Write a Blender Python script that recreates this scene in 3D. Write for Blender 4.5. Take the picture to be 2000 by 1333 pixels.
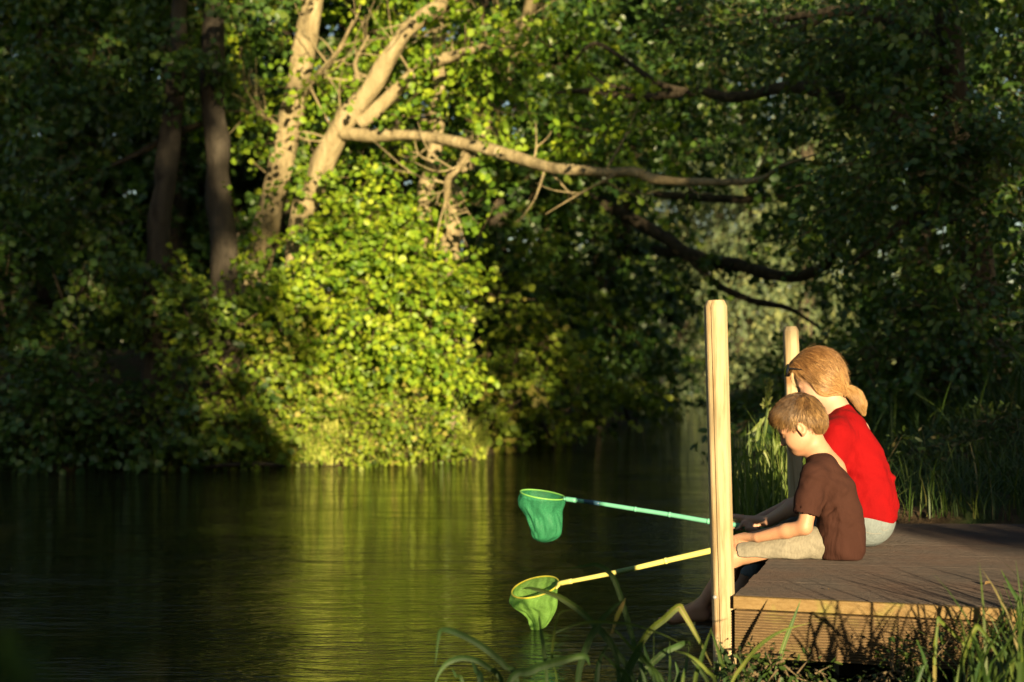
import bpy, math, random
import numpy as np
from mathutils import Vector, noise as mnoise

for o in list(bpy.data.objects):
    bpy.data.objects.remove(o, do_unlink=True)
SC = bpy.context.scene
COL = SC.collection
R = math.radians
random.seed(7)
RNG = np.random.default_rng(11)

# ------------------------------------------------------------------ camera
FPX = 2778.0          # focal length of the 2000 px wide photograph, in pixels (50 mm)
CAMZ = 1.0            # camera height over the water (z = 0)
HOR = 725.0           # row of the horizon in the photograph
cd = bpy.data.cameras.new('camera')
cam = bpy.data.objects.new('camera', cd)
COL.objects.link(cam)
cam.location = (0, 0, CAMZ)
cam.rotation_euler = (R(90), 0, 0)
cd.sensor_width = 36.0
cd.lens = 50.0
cd.shift_y = (HOR - 666.5) / 2000.0
cd.clip_start = 0.05
cd.clip_end = 2000
cd.dof.use_dof = True
cd.dof.focus_distance = 5.0
cd.dof.aperture_fstop = 2.8
SC.camera = cam

# ------------------------------------------------------------------ light
SUN_EL, SUN_AZ = R(8.5), R(12.0)      # low evening sun behind the camera, a little to its right
wd = bpy.data.worlds.new('World')
SC.world = wd
wd.use_nodes = True
wn = wd.node_tree.nodes
wl = wd.node_tree.links
bg = wn['Background']
sky = wn.new('ShaderNodeTexSky')
sky.sky_type = 'NISHITA'
sky.sun_disc = False
sky.sun_elevation = SUN_EL
sky.sun_rotation = R(168)
sky.altitude = 50
wl.new(sky.outputs[0], bg.inputs[0])
bg.inputs[1].default_value = 0.05
sd = bpy.data.lights.new('sun', 'SUN')
sd.energy = 5.0
sd.angle = R(0.55)
sd.color = (1.0, 0.79, 0.46)
sun = bpy.data.objects.new('sun', sd)
COL.objects.link(sun)
sdir = Vector((-math.sin(SUN_AZ) * math.cos(SUN_EL), math.cos(SUN_AZ) * math.cos(SUN_EL), -math.sin(SUN_EL)))
sun.rotation_euler = sdir.to_track_quat('-Z', 'Y').to_euler()
sun.location = (4, -20, 8)
SC.view_settings.view_transform = 'Standard'
SC.view_settings.look = 'None'
SC.view_settings.gamma = 1.0
SC.view_settings.exposure = 1.7
SC.cycles.use_denoising = True
SC.cycles.max_bounces = 6
SC.cycles.diffuse_bounces = 3
SC.cycles.glossy_bounces = 3
SC.cycles.transmission_bounces = 4
SC.cycles.transparent_max_bounces = 10
SC.cycles.sample_clamp_indirect = 4.0
SC.cycles.caustics_reflective = False
SC.cycles.caustics_refractive = False


# ------------------------------------------------------------------ helpers
def P(px, py, d):
    """a place in the world from its photo position and its distance"""
    return np.array([(px - 1000.0) / FPX * d, d, CAMZ - (py - HOR) / FPX * d])


def tag(o, label=None, cat=None, group=None, kind=None):
    if label: o['label'] = label
    if cat: o['category'] = cat
    if group: o['group'] = group
    if kind: o['kind'] = kind
    return o


def empty(name, loc, label, cat, group=None):
    o = bpy.data.objects.new(name, None)
    COL.objects.link(o)
    o.location = loc
    o.empty_display_size = 0.1
    return tag(o, label, cat, group)


def link(name, me, mat, parent=None):
    o = bpy.data.objects.new(name, me)
    COL.objects.link(o)
    for m in (mat if isinstance(mat, (list, tuple)) else [mat]):
        if len(me.materials) < (len(mat) if isinstance(mat, (list, tuple)) else 1):
            me.materials.append(m)
    if parent is not None:
        o.parent = parent
        o.location = -Vector(parent.location) if parent.parent is None else Vector((0, 0, 0))
    return o


def mesh_np(name, v, f, smooth=True, mi=None, attr=None):
    """v (n,3), f (m,3|4) arrays or list of arrays"""
    me = bpy.data.meshes.new(name)
    fs = f if isinstance(f, list) else [f]
    fs = [np.asarray(a, dtype=np.int32) for a in fs if len(a)]
    v = np.asarray(v, dtype=np.float32)
    nl = sum(a.size for a in fs)
    nf = sum(len(a) for a in fs)
    me.vertices.add(len(v))
    me.vertices.foreach_set('co', v.ravel())
    me.loops.add(nl)
    me.loops.foreach_set('vertex_index', np.concatenate([a.ravel() for a in fs]))
    me.polygons.add(nf)
    tot = np.concatenate([np.full(len(a), a.shape[1], np.int32) for a in fs])
    st = np.concatenate([[0], np.cumsum(tot)[:-1]]).astype(np.int32)
    me.polygons.foreach_set('loop_start', st)
    me.polygons.foreach_set('loop_total', tot)
    if mi is not None:
        me.polygons.foreach_set('material_index', np.asarray(mi, np.int32))
    me.polygons.foreach_set('use_smooth', np.full(nf, smooth))
    if attr is not None:
        a = me.attributes.new('tint', 'FLOAT', 'POINT')
        a.data.foreach_set('value', np.asarray(attr, np.float32))
    me.update(calc_edges=True)
    me.validate()
    return me


def unit(a):
    a = np.asarray(a, float)
    return a / (np.linalg.norm(a, axis=-1, keepdims=True) + 1e-12)


def catmull(pts, n=6, extra=None):
    """smooth polyline through pts; extra: per point values interpolated alike"""
    pts = np.asarray(pts, float)
    if extra is not None:
        pts = np.hstack([pts, np.asarray(extra, float).reshape(len(pts), -1)])
    if len(pts) == 2:
        t = np.linspace(0, 1, n + 1)[:, None]
        return pts[0] * (1 - t) + pts[1] * t
    q = np.vstack([2 * pts[0] - pts[1], pts, 2 * pts[-1] - pts[-2]])
    out = []
    for i in range(1, len(q) - 2):
        p0, p1, p2, p3 = q[i - 1], q[i], q[i + 1], q[i + 2]
        for t in np.linspace(0, 1, n, endpoint=False):
            out.append(0.5 * (2 * p1 + (p2 - p0) * t + (2 * p0 - 5 * p1 + 4 * p2 - p3) * t * t + (3 * p1 - p0 - 3 * p2 + p3) * t ** 3))
    out.append(q[-2])
    return np.array(out)


def tube(pts, rad, sides=10, n=6, rough=0.0, caps=True):
    """verts, faces of a tapered tube through pts"""
    c = catmull(pts, n, rad)
    p, r = c[:, :3], np.maximum(c[:, 3], 1e-4)
    T = unit(np.gradient(p, axis=0))
    up = np.array([0.31, 0.2, 0.93])
    vs = []
    a = np.linspace(0, 2 * math.pi, sides, endpoint=False)
    prev = unit(np.cross(T[0], up))
    for i in range(len(p)):
        b = unit(prev - T[i] * np.dot(prev, T[i]))
        prev = b
        cdir = np.cross(T[i], b)
        rr = r[i]
        if rough:
            w = np.array([mnoise.noise(Vector((p[i][0] * 3 + math.cos(x) * 1.3, p[i][1] * 3 + math.sin(x) * 1.3, p[i][2] * 3))) for x in a])
            rr = r[i] * (1 + rough * w)[:, None]
        vs.append(p[i] + rr * (np.cos(a)[:, None] * b + np.sin(a)[:, None] * cdir))
    v = np.vstack(vs)
    m = len(p)
    i = np.arange(m - 1)[:, None] * sides
    j = np.arange(sides)[None, :]
    j2 = (j + 1) % sides
    f = np.stack([i + j, i + j2, i + sides + j2, i + sides + j], -1).reshape(-1, 4)
    fl = [f]
    if caps:
        v = np.vstack([v, p[0], p[-1]])
        n0 = len(v) - 2
        jj = np.arange(sides)
        fl.append(np.stack([np.full(sides, n0), (jj + 1) % sides, jj], -1))
        e = (m - 1) * sides
        fl.append(np.stack([np.full(sides, n0 + 1), e + jj, e + (jj + 1) % sides], -1))
    return v, fl


def tube_mesh(name, *a, **k):
    v, f = tube(*a, **k)
    return mesh_np(name, v, f)


def box_mesh(name, lo, hi, bev=0.0):
    import bmesh
    bm = bmesh.new()
    bmesh.ops.create_cube(bm, size=1)
    lo, hi = np.array(lo), np.array(hi)
    for v in bm.verts:
        v.co = Vector((lo + hi) / 2 + np.array(v.co) * (hi - lo))
    if bev:
        bmesh.ops.bevel(bm, geom=bm.edges[:], offset=bev, segments=2, affect='EDGES', profile=0.6)
    me = bpy.data.meshes.new(name)
    bm.to_mesh(me)
    bm.free()
    return me


# ------------------------------------------------------------------ materials
class NT:
    def __init__(s, name):
        s.m = bpy.data.materials.new(name)
        s.m.use_nodes = True
        s.t = s.m.node_tree
        s.t.nodes.clear()
        s.out = s.n('ShaderNodeOutputMaterial')

    def n(s, typ, ins=None, **kw):
        x = s.t.nodes.new(typ)
        for k, v in kw.items():
            setattr(x, k, v)
        for k, v in (ins or {}).items():
            s.set(x.inputs[k], v)
        return x

    def set(s, sock, v):
        if isinstance(v, bpy.types.NodeSocket):
            s.t.links.new(v, sock)
        elif isinstance(v, bpy.types.Node):
            s.t.links.new(v.outputs[0], sock)
        else:
            if hasattr(sock.default_value, '__len__') and len(sock.default_value) == 4 and len(v) == 3:
                v = (*v, 1)
            sock.default_value = v

    def ramp(s, fac, stops):
        x = s.n('ShaderNodeValToRGB', {0: fac})
        cr = x.color_ramp
        while len(cr.elements) < len(stops):
            cr.elements.new(0.5)
        for e, (p, c) in zip(cr.elements, stops):
            e.position = p
            e.color = (*c, 1) if len(c) == 3 else c
        return x

    def coord(s, scale=(1, 1, 1), kind='Object', rot=(0, 0, 0), loc=(0, 0, 0)):
        c = s.n('ShaderNodeTexCoord')
        return s.n('ShaderNodeMapping', {'Vector': c.outputs[kind], 'Scale': scale, 'Rotation': rot, 'Location': loc})

    def noise(s, vec, scale, detail=4, rough=0.55, dist=0.0):
        return s.n('ShaderNodeTexNoise', {'Vector': vec, 'Scale': scale, 'Detail': detail, 'Roughness': rough, 'Distortion': dist})

    def mix(s, fac, a, b, blend='MIX'):
        x = s.n('ShaderNodeMix', data_type='RGBA', blend_type=blend)
        s.set(x.inputs[0], fac)
        s.set(x.inputs[6], a)
        s.set(x.inputs[7], b)
        return x.outputs[2]

    def math(s, op, a, b=0.0):
        x = s.n('ShaderNodeMath', operation=op)
        s.set(x.inputs[0], a)
        s.set(x.inputs[1], b)
        return x.outputs[0]

    def bump(s, h, strength, dist=0.01, normal=None):
        x = s.n('ShaderNodeBump', {'Height': h, 'Strength': strength, 'Distance': dist})
        if normal is not None:
            s.set(x.inputs['Normal'], normal)
        return x.outputs[0]

    def bsdf(s, **kw):
        x = s.n('ShaderNodeBsdfPrincipled')
        for k, v in kw.items():
            s.set(x.inputs[k.replace('_', ' ')], v)
        return x

    def done(s, sh):
        s.set(s.out.inputs['Surface'], sh if isinstance(sh, bpy.types.NodeSocket) else sh.outputs[0])
        return s.m


def leaf_mat(name, stops, trans=0.35, rough=0.5, spec=0.35, tcol=(1.15, 1.2, 0.5)):
    t = NT(name)
    a = t.n('ShaderNodeAttribute', attribute_name='tint')
    c = t.ramp(a.outputs['Fac'], stops).outputs[0]
    b = t.bsdf(Base_Color=c, Roughness=rough, Specular_IOR_Level=spec)
    tc = t.mix(1.0, c, tcol, 'MULTIPLY')
    tr = t.n('ShaderNodeBsdfTranslucent', {'Color': tc})
    mx = t.n('ShaderNodeMixShader', {0: trans, 1: b.outputs[0], 2: tr.outputs[0]})
    return t.done(mx)


def bark_mat(name, c1, c2, c3):
    t = NT(name)
    v = t.coord((1, 1, 0.25))
    n1 = t.noise(v, 9, 6, 0.65)
    n2 = t.noise(t.coord(), 2.2, 4)
    c = t.ramp(n1.outputs[0], [(0.3, c1), (0.55, c2), (0.75, c3)]).outputs[0]
    c = t.mix(t.math('MULTIPLY', n2.outputs[0], 0.45), c, tuple(x * 0.45 for x in c2))
    n3 = t.noise(t.coord((1, 1, 0.7)), 5.5, 5, 0.7, 0.5)
    c = t.mix(t.ramp(n3.outputs[0], [(0.56, (0, 0, 0)), (0.66, (0.8, 0.8, 0.8))]).outputs[0], c, tuple(x * 0.28 for x in c2))
    nm = t.bump(n1.outputs[0], 1.0, 0.05)
    return t.done(t.bsdf(Base_Color=c, Roughness=0.85, Normal=nm, Specular_IOR_Level=0.2))


M = {}
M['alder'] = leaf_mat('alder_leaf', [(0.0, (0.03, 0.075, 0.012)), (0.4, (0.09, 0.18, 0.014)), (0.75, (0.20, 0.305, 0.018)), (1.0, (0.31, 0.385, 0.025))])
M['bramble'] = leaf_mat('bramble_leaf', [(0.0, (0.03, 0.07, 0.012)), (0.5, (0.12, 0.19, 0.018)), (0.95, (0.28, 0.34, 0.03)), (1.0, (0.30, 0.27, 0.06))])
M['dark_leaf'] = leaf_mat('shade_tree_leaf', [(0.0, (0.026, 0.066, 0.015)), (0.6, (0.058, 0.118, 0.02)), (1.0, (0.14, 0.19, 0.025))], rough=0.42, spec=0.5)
M['willow'] = leaf_mat('willow_leaf', [(0.0, (0.08, 0.12, 0.06)), (0.6, (0.14, 0.19, 0.085)), (1.0, (0.28, 0.30, 0.11))])  # silvery leaf, lightened further: distance haze is put into the colour
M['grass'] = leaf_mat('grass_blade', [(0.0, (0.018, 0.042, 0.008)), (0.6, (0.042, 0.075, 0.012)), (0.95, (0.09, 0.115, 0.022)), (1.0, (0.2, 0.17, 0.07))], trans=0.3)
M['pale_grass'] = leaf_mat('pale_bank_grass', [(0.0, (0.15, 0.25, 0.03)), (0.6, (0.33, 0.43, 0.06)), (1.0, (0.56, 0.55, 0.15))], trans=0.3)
M['reed'] = leaf_mat('reed_leaf', [(0.0, (0.05, 0.09, 0.018)), (0.6, (0.12, 0.17, 0.03)), (1.0, (0.24, 0.26, 0.08))], trans=0.35)
M['iris'] = leaf_mat('iris_blade', [(0.0, (0.022, 0.055, 0.022)), (0.5, (0.045, 0.09, 0.022)), (0.85, (0.125, 0.16, 0.02)), (1.0, (0.26, 0.19, 0.08))], trans=0.32, rough=0.55, spec=0.3)
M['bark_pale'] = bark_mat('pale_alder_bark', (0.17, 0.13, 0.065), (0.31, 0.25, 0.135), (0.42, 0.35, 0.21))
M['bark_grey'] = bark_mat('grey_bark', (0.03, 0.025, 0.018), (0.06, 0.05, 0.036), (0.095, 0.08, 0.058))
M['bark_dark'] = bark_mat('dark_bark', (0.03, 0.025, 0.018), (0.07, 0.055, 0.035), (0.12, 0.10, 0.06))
M['twig'] = bark_mat('twig_bark', (0.08, 0.06, 0.03), (0.15, 0.11, 0.06), (0.2, 0.15, 0.09))


def flat_mat(name, col, rough=0.6, spec=0.3, nscale=0, namp=0.0):
    t = NT(name)
    c = col
    kw = {}
    if nscale:
        n = t.noise(t.coord(), nscale, 4)
        c = t.mix(n.outputs[0], tuple(x * (1 - namp) for x in col), tuple(min(1, x * (1 + namp)) for x in col))
        kw['Normal'] = t.bump(n.outputs[0], 0.2, 0.003)
    return t.done(t.bsdf(Base_Color=c, Roughness=rough, Specular_IOR_Level=spec, **kw))


# ------------------------------------------------------------------ the ground and the river
LEFT = np.array([(-60, 8.5), (-25, 12.2), (-14, 13.4), (-8, 13.9), (-5, 14.1), (-3.4, 14.6), (-2.3, 14.9), (-1.2, 15.2), (-0.45, 15.9), (-0.2, 17.2), (0.3, 19.5), (1.2, 22.5), (2.2, 27), (3.7, 36), (5.5, 50), (8, 75), (14, 120)])
RIGHT = np.array([(-60, -6), (-25, 0.5), (-9, 2.6), (-3, 2.9), (-0.6, 3.05), (0.4, 3.35), (1.0, 3.55), (1.35, 4.2), (1.55, 5.0), (1.45, 6.2), (1.22, 6.9), (1.5, 8.2), (1.9, 10), (3.1, 18), (4.6, 30), (5.75, 42), (8.0, 60), (11, 80), (18, 120)])


def seg_dist(pts, line):
    best = np.full(len(pts), 1e9)
    for a, b in zip(line[:-1], line[1:]):
        ab = b - a
        t = np.clip(((pts - a) @ ab) / (ab @ ab), 0, 1)
        best = np.minimum(best, np.linalg.norm(pts - a - t[:, None] * ab, axis=1))
    return best


RIVER = np.vstack([LEFT, RIGHT[::-1]])


def in_poly(pts, poly):
    ins = np.zeros(len(pts), bool)
    x, y = pts[:, 0], pts[:, 1]
    for a, b in zip(poly, np.roll(poly, -1, 0)):
        c = ((a[1] > y) != (b[1] > y))
        with np.errstate(divide='ignore', invalid='ignore'):
            xi = (b[0] - a[0]) * (y - a[1]) / (b[1] - a[1]) + a[0]
        ins ^= c & (x < xi)
    return ins


def ground_z(pts):
    pts = np.asarray(pts, float).reshape(-1, 2)
    dl, dr = seg_dist(pts, LEFT), seg_dist(pts, RIGHT)
    ins = in_poly(pts, RIVER)
    d = np.minimum(dl, dr)
    x, y = pts[:, 0], pts[:, 1]
    wob = 0.05 * np.sin(x * 1.7 + y * 0.9) + 0.04 * np.sin(x * 3.1 - y * 2.3) + 0.02 * np.sin(x * 7.3 + y * 5.9)
    hl = 0.20 + 0.25 * np.minimum(d, 3) + 0.05 * d.clip(0, 25)
    hl = hl + 0.55 * np.exp(-((x + 1.45) / 0.95) ** 2) * np.clip(d / 0.9, 0, 1) * np.exp(-((y - 16) / 2.5) ** 2)
    hr = 0.22 + 0.16 * np.minimum(d, 4) + 0.02 * d.clip(0, 25)
    # the grassy mound that rises behind the landing stage
    hr = hr + 0.35 * np.exp(-((x - 4.6) / 1.8) ** 2 - ((y - 9.0) / 2.6) ** 2)
    # low trampled shore under the camera and beside the landing stage
    near = (y < 4.2)
    hr = np.where(near, 0.20 + 0.10 * np.minimum(d, 3), hr)
    hb = np.where(dl < dr, hl, hr) + wob * np.clip(d * 1.2, 0.0, 1)
    z = np.where(ins, -np.clip(d * 0.8, 0, 0.9) - 0.02, hb * np.clip(d / 0.22, 0, 1) + 0.0)
    # the ground stays below the boards of the landing stage
    yn = 4.32 - 0.304 * (x - 0.68)
    und = (x > 0.5) & (y > yn - 0.25) & (y < 6.45) & (x < 7)
    z = np.where(und, np.minimum(z, 0.12 + 0.03 * wob), z)
    return z


def axis_coords(a, b, fine, far):
    mid = np.arange(a, b + 1e-6, fine)
    lo = a - np.geomspace(fine * 2, far, 16)[::-1]
    hi = b + np.geomspace(fine * 2, far, 16)
    return np.concatenate([lo, mid, hi])


gx = axis_coords(-9, 9, 0.16, 160)
gy = axis_coords(-2, 30, 0.2, 190)
GX, GY = np.meshgrid(gx, gy)
gp = np.stack([GX.ravel(), GY.ravel()], -1)
gz = ground_z(gp)
nx, ny = len(gx), len(gy)
ii = (np.arange(ny - 1)[:, None] * nx + np.arange(nx - 1)[None, :]).ravel()
gf = np.stack([ii, ii + 1, ii + nx + 1, ii + nx], -1)
t = NT('bank_soil')
n1 = t.noise(t.coord(), 3.0, 6)
n2 = t.noise(t.coord(), 26.0, 5, 0.7)
c = t.ramp(n2.outputs[0], [(0.3, (0.028, 0.02, 0.012)), (0.6, (0.075, 0.05, 0.028)), (0.8, (0.13, 0.09, 0.05))]).outputs[0]
c = t.mix(t.ramp(n1.outputs[0], [(0.45, (0, 0, 0)), (0.6, (1, 1, 1))]).outputs[0], c, (0.035, 0.055, 0.015))
gm = t.done(t.bsdf(Base_Color=c, Roughness=0.95, Specular_IOR_Level=0.15, Normal=t.bump(n2.outputs[0], 0.8, 0.03)))
go = link('ground', mesh_np('ground', np.column_stack([gp, gz]), gf), gm)
tag(go, kind='structure')

t = NT('river_water')
v1 = t.coord((0.7, 2.2, 1), rot=(0, 0, R(-6)))
v2 = t.coord((1.0, 3.6, 1), rot=(0, 0, R(8)))
w1 = t.noise(v1, 1.6, 2, 0.5, 0.4)
w2 = t.noise(v2, 5.0, 3, 0.6, 0.3)
w3 = t.noise(v2, 15.0, 2, 0.6, 0.0)
h = t.math('ADD', t.math('MULTIPLY', w1.outputs[0], 0.9), t.math('ADD', t.math('MULTIPLY', w2.outputs[0], 0.6), t.math('MULTIPLY', w3.outputs[0], 0.16)))
wp = t.noise(t.coord((0.35, 0.8, 1)), 1.1, 2, 0.5, 0.6)
amp = t.math('ADD', 0.45, t.math('MULTIPLY', t.ramp(wp.outputs[0], [(0.35, (0, 0, 0)), (0.65, (1, 1, 1))]).outputs[0], 1.0))
h = t.math('MULTIPLY', h, amp)
wm = t.done(t.bsdf(Base_Color=(0.012, 0.012, 0.005), Roughness=0.035, IOR=1.333, Specular_IOR_Level=0.5, Normal=t.bump(h, 0.5, 0.05)))
wv = np.array([(-160, -60, 0), (160, -60, 0), (160, 200, 0), (-160, 200, 0)], float)
wo = link('river_water', mesh_np('river_water', wv, np.array([[0, 1, 2, 3]])), wm)
tag(wo, kind='structure')


# ------------------------------------------------------------------ foliage
def leaves(centers, axis, normal, length, width, fold=0.12):
    n = len(centers)
    a = unit(axis)
    nn = unit(normal - a * np.sum(normal * a, 1, keepdims=True))
    s = np.cross(a, nn)
    L = np.asarray(length).reshape(-1, 1)
    W = np.asarray(width).reshape(-1, 1)
    st = [(0, 0, 0), (0.34, 0.5, fold), (0.74, 0.40, fold), (1.0, 0, -0.04), (0.74, -0.40, fold), (0.34, -0.5, fold)]
    v = np.stack([centers + a * L * u + s * W * w + nn * W * h for u, w, h in st], 1).reshape(-1, 3)
    b = np.arange(n)[:, None] * 6
    f = np.concatenate([b + np.array([[0, 1, 2, 3]]), b + np.array([[0, 3, 4, 5]])])
    return v, f


def rand_unit(n):
    return unit(RNG.normal(size=(n, 3)))


def crown(name, lobes, mat, parent, leaf=0.085, aspect=0.85, per=13, spray=0.5, shell=0.5, droop=0.28, tint=(0.5, 0.2), up=0.35):
    """lobes: (centre, (rx,ry,rz), number of sprays)"""
    V, F, MI, AT = [], [], [], []
    off = 0
    for c, rad, ns in lobes:
        ns = int(ns)
        d = rand_unit(ns)
        rr = np.where(RNG.random(ns) < shell, RNG.uniform(0.75, 1.08, ns), RNG.random(ns) ** (1 / 3))
        nc = max(3, ns // 6)
        ci = RNG.integers(0, nc, ns)
        d = unit(d[:nc][ci] + RNG.normal(size=(ns, 3)) * 0.12)
        rr = rr[:nc][ci]
        base = np.asarray(c) + d * np.asarray(rad) * rr[:, None] + RNG.normal(size=(ns, 3)) * np.array([0.17, 0.15, 0.09]) * (spray / 0.5)
        sdv = unit(d * 0.7 + RNG.normal(size=(ns, 3)) * np.array([0.55, 0.55, 0.3]) + np.array([0, 0, -droop]))
        sl = spray * RNG.uniform(0.6, 1.25, ns)
        stint = RNG.normal(tint[0], tint[1], ns)
        # the twig of each spray: a thin three sided stem
        e1 = unit(np.cross(sdv, [0.1, 0.2, 1.0]))
        e2 = np.cross(sdv, e1)
        tv = []
        for k in range(3):
            an = k * 2.094
            tv.append(base - sdv * sl[:, None] * 0.25 + (e1 * math.cos(an) + e2 * math.sin(an)) * 0.005)
        tv.append(base + sdv * sl[:, None] + np.array([0, 0, -0.06]) * sl[:, None])
        tv = np.stack(tv, 1).reshape(-1, 3)
        b = np.arange(ns)[:, None] * 4 + off
        tf = np.concatenate([b + np.array([[0, 1, 3, 3]]), b + np.array([[1, 2, 3, 3]]), b + np.array([[2, 0, 3, 3]])])[:, :3]
        V.append(tv)
        F.append((tf, 1))
        AT.append(np.full(len(tv), 0.5))
        off += len(tv)
        # its leaves
        k = np.tile(np.arange(per), ns)
        si = np.repeat(np.arange(ns), per)
        tt = (k + RNG.random(len(k))) / per
        side = np.where(k % 2 == 0, 1.0, -1.0)[:, None]
        sv = np.cross(sdv[si], unit(np.array([0.0, 0.0, 1.0]) + RNG.normal(size=(len(k), 3)) * 0.5))
        pos = base[si] + sdv[si] * (tt * sl[si])[:, None] + sv * side * 0.03 + RNG.normal(size=(len(k), 3)) * 0.03 * spray
        pos[:, 2] -= 0.06 * tt * tt * sl[si]
        ax = sdv[si] * 0.55 + sv * side * 0.8 + RNG.normal(size=(len(k), 3)) * 0.35 + np.array([0, 0, -droop])
        nr = np.array([0, 0, 1.0]) * up + d[si] * 0.7 + RNG.normal(size=(len(k), 3)) * 0.5
        ln = leaf * RNG.uniform(0.55, 1.2, len(k))
        v, f = leaves(pos, ax, nr, ln, ln * aspect)
        V.append(v)
        F.append((f + off, 0))
        AT.append(np.repeat(np.clip(stint[si] + RNG.normal(0, 0.14, len(k)), 0, 1), 6))
        off += len(v)
    fs = [a for a, m in F]
    mi = np.concatenate([np.full(len(a), m) for a, m in F])
    me = mesh_np(name, np.vstack(V), fs, True, mi, np.concatenate(AT))
    return link(name, me, [mat, M['twig']], parent)


def blades(base, height, lean, width, mat, name, parent=None, tint=(0.5, 0.25), bend=0.6, toward=None):
    """many grass blades joined in one mesh"""
    n = len(base)
    az = RNG.uniform(0, 2 * math.pi, n) if toward is None else RNG.normal(toward, 1.25, n)
    ld = np.stack([np.cos(az), np.sin(az), np.zeros(n)], -1)
    wdir = np.stack([-np.sin(az + RNG.normal(0, 0.6, n)), np.cos(az), np.zeros(n)], -1)
    wdir = unit(wdir)
    h = np.asarray(height).reshape(-1, 1)
    le = np.asarray(lean).reshape(-1, 1)
    w = np.asarray(width).reshape(-1, 1)
    V = []
    ts = [0, 0.35, 0.65, 0.85, 1.0]
    ws = [0.9, 1.0, 0.75, 0.45, 0.04]
    for q, ww in zip(ts, ws):
        c = base + np.array([0, 0, 1.0]) * h * (q - bend * le * q * q * 0.5) + ld * h * le * q * q
        V += [c - wdir * w * ww * 0.5, c + wdir * w * ww * 0.5]
    v = np.stack(V, 1).reshape(-1, 3)
    b = np.arange(n)[:, None] * 10
    f = np.concatenate([b + np.array([[2 * i, 2 * i + 1, 2 * i + 3, 2 * i + 2]]) for i in range(4)])
    at = np.repeat(np.clip(RNG.normal(tint[0], tint[1], n), 0, 1), 10)
    return link(name, mesh_np(name, v, f, True, None, at), mat, parent)


def ppath(pts, d0, d1=None):
    """photo points with a distance that runs from d0 to d1"""
    d1 = d0 if d1 is None else d1
    m = max(1, len(pts) - 1)
    return [P(x, y, d0 + (d1 - d0) * i / m) for i, (x, y) in enumerate(pts)]


def tree(label, trunk, rad, lobes, mat, bark, limbs=(), cat='tree', group=None, name='tree', **kw):
    base = np.array(trunk[0])
    gz0 = float(ground_z([base[:2]])[0])
    root = empty(name, (base[0], base[1], max(gz0, 0.0)), label, cat, group)
    link('trunk', tube_mesh('trunk', trunk, rad, 12, 7, 0.35), bark, root)
    for lp, lr in limbs:
        link('limb', tube_mesh('limb', lp, lr, 9, 7, 0.4), bark, root)
    if bark is M['bark_pale']:
        V, F, off = [], [], 0
        for lp, lr in [(trunk, rad)] + list(limbs):
            c = catmull(lp, 6, lr)
            c = c[int(len(c) * 0.3):]
            for k in RNG.integers(0, len(c) - 1, 9):
                a = c[k, :3]
                r0 = min(0.016, c[k, 3] * 0.4)
                d = unit(unit(c[k + 1, :3] - a) * 0.5 + RNG.normal(size=3) * np.array([0.8, 0.4, 0.7]))
                L = RNG.uniform(0.3, 0.9)
                p1 = a + d * L * 0.5 + RNG.normal(size=3) * 0.04
                p2 = a + d * L + RNG.normal(size=3) * 0.08 + np.array([0, 0, 0.08])
                q = unit(d + RNG.normal(size=3) * 0.7)
                for ps, rs in (([a, p1, p2], [r0, r0 * 0.6, 0.003]), ([p1, p1 + q * L * 0.3, p1 + q * L * 0.5 + np.array([0, 0, 0.05])], [r0 * 0.5, r0 * 0.35, 0.002])):
                    v, f = tube(ps, rs, 5, 3, 0, False)
                    V.append(v)
                    F.append(f[0] + off)
                    off += len(v)
        tag(link('twigs', mesh_np('twigs', np.vstack(V), np.vstack(F)), bark, root), kind='stuff')
    if lobes:
        crown('crown', lobes, mat, root, **kw)
    return root


def down(p, extra=0.25):
    """foot of a trunk: the ground under p"""
    z = float(ground_z([[p[0], p[1]]])[0])
    return np.array([p[0], p[1], z - extra])


def L_(px, py, d, rx, ry, rz, n):
    return (P(px, py, d), (rx, ry, rz), n)


# --- left bank, from the far left to the bend --------------------------------
def foot(px, d, z=None):
    x = (px - 1000) / FPX * d
    g = float(ground_z([[x, d]])[0]) - 0.2
    return np.array([x, d, g])


# tree with the pale leaning trunk, left of the fork
tA = [foot(478, 16.2), P(500, 540, 16.2), P(530, 400, 16.2), P(560, 270, 16.1), P(590, 120, 16.0), P(612, 10, 15.9), P(640, -180, 15.8), P(650, -420, 15.6), P(640, -640, 15.6)]
tree('pale alder with thick leaning trunk, left of the forked tree', tA, [0.21, 0.165, 0.15, 0.14, 0.13, 0.125, 0.10, 0.07, 0.03],
     [L_(490, 250, 16.0, 0.35, 0.3, 0.4, 16), L_(640, 190, 16.6, 0.4, 0.3, 0.5, 30), L_(570, 190, 15.6, 0.10, 0.1, 0.2, 3), L_(560, 330, 15.7, 0.2, 0.1, 0.3, 7), L_(510, 470, 15.7, 0.2, 0.1, 0.2, 8), L_(640, 380, 15.4, 0.15, 0.1, 0.25, 7), L_(500, 40, 16.6, 0.4, 0.3, 0.4, 26), L_(680, 60, 16.6, 0.6, 0.5, 0.5, 40),
      (P(600, -280, 15.8), (1.8, 1.7, 1.3), 150), (P(560, -600, 15.6), (2.0, 1.9, 1.4), 130)],
     M['alder'], M['bark_pale'],
     limbs=[([P(575, 200, 16.05), P(620, 150, 15.8), P(660, 100, 15.5), P(690, 40, 15.3)], [0.05, 0.04, 0.025, 0.01]),
            ([P(560, 270, 16.1), P(520, 230, 15.8), P(470, 215, 15.4)], [0.04, 0.025, 0.01])], tint=(0.62, 0.18))

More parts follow.
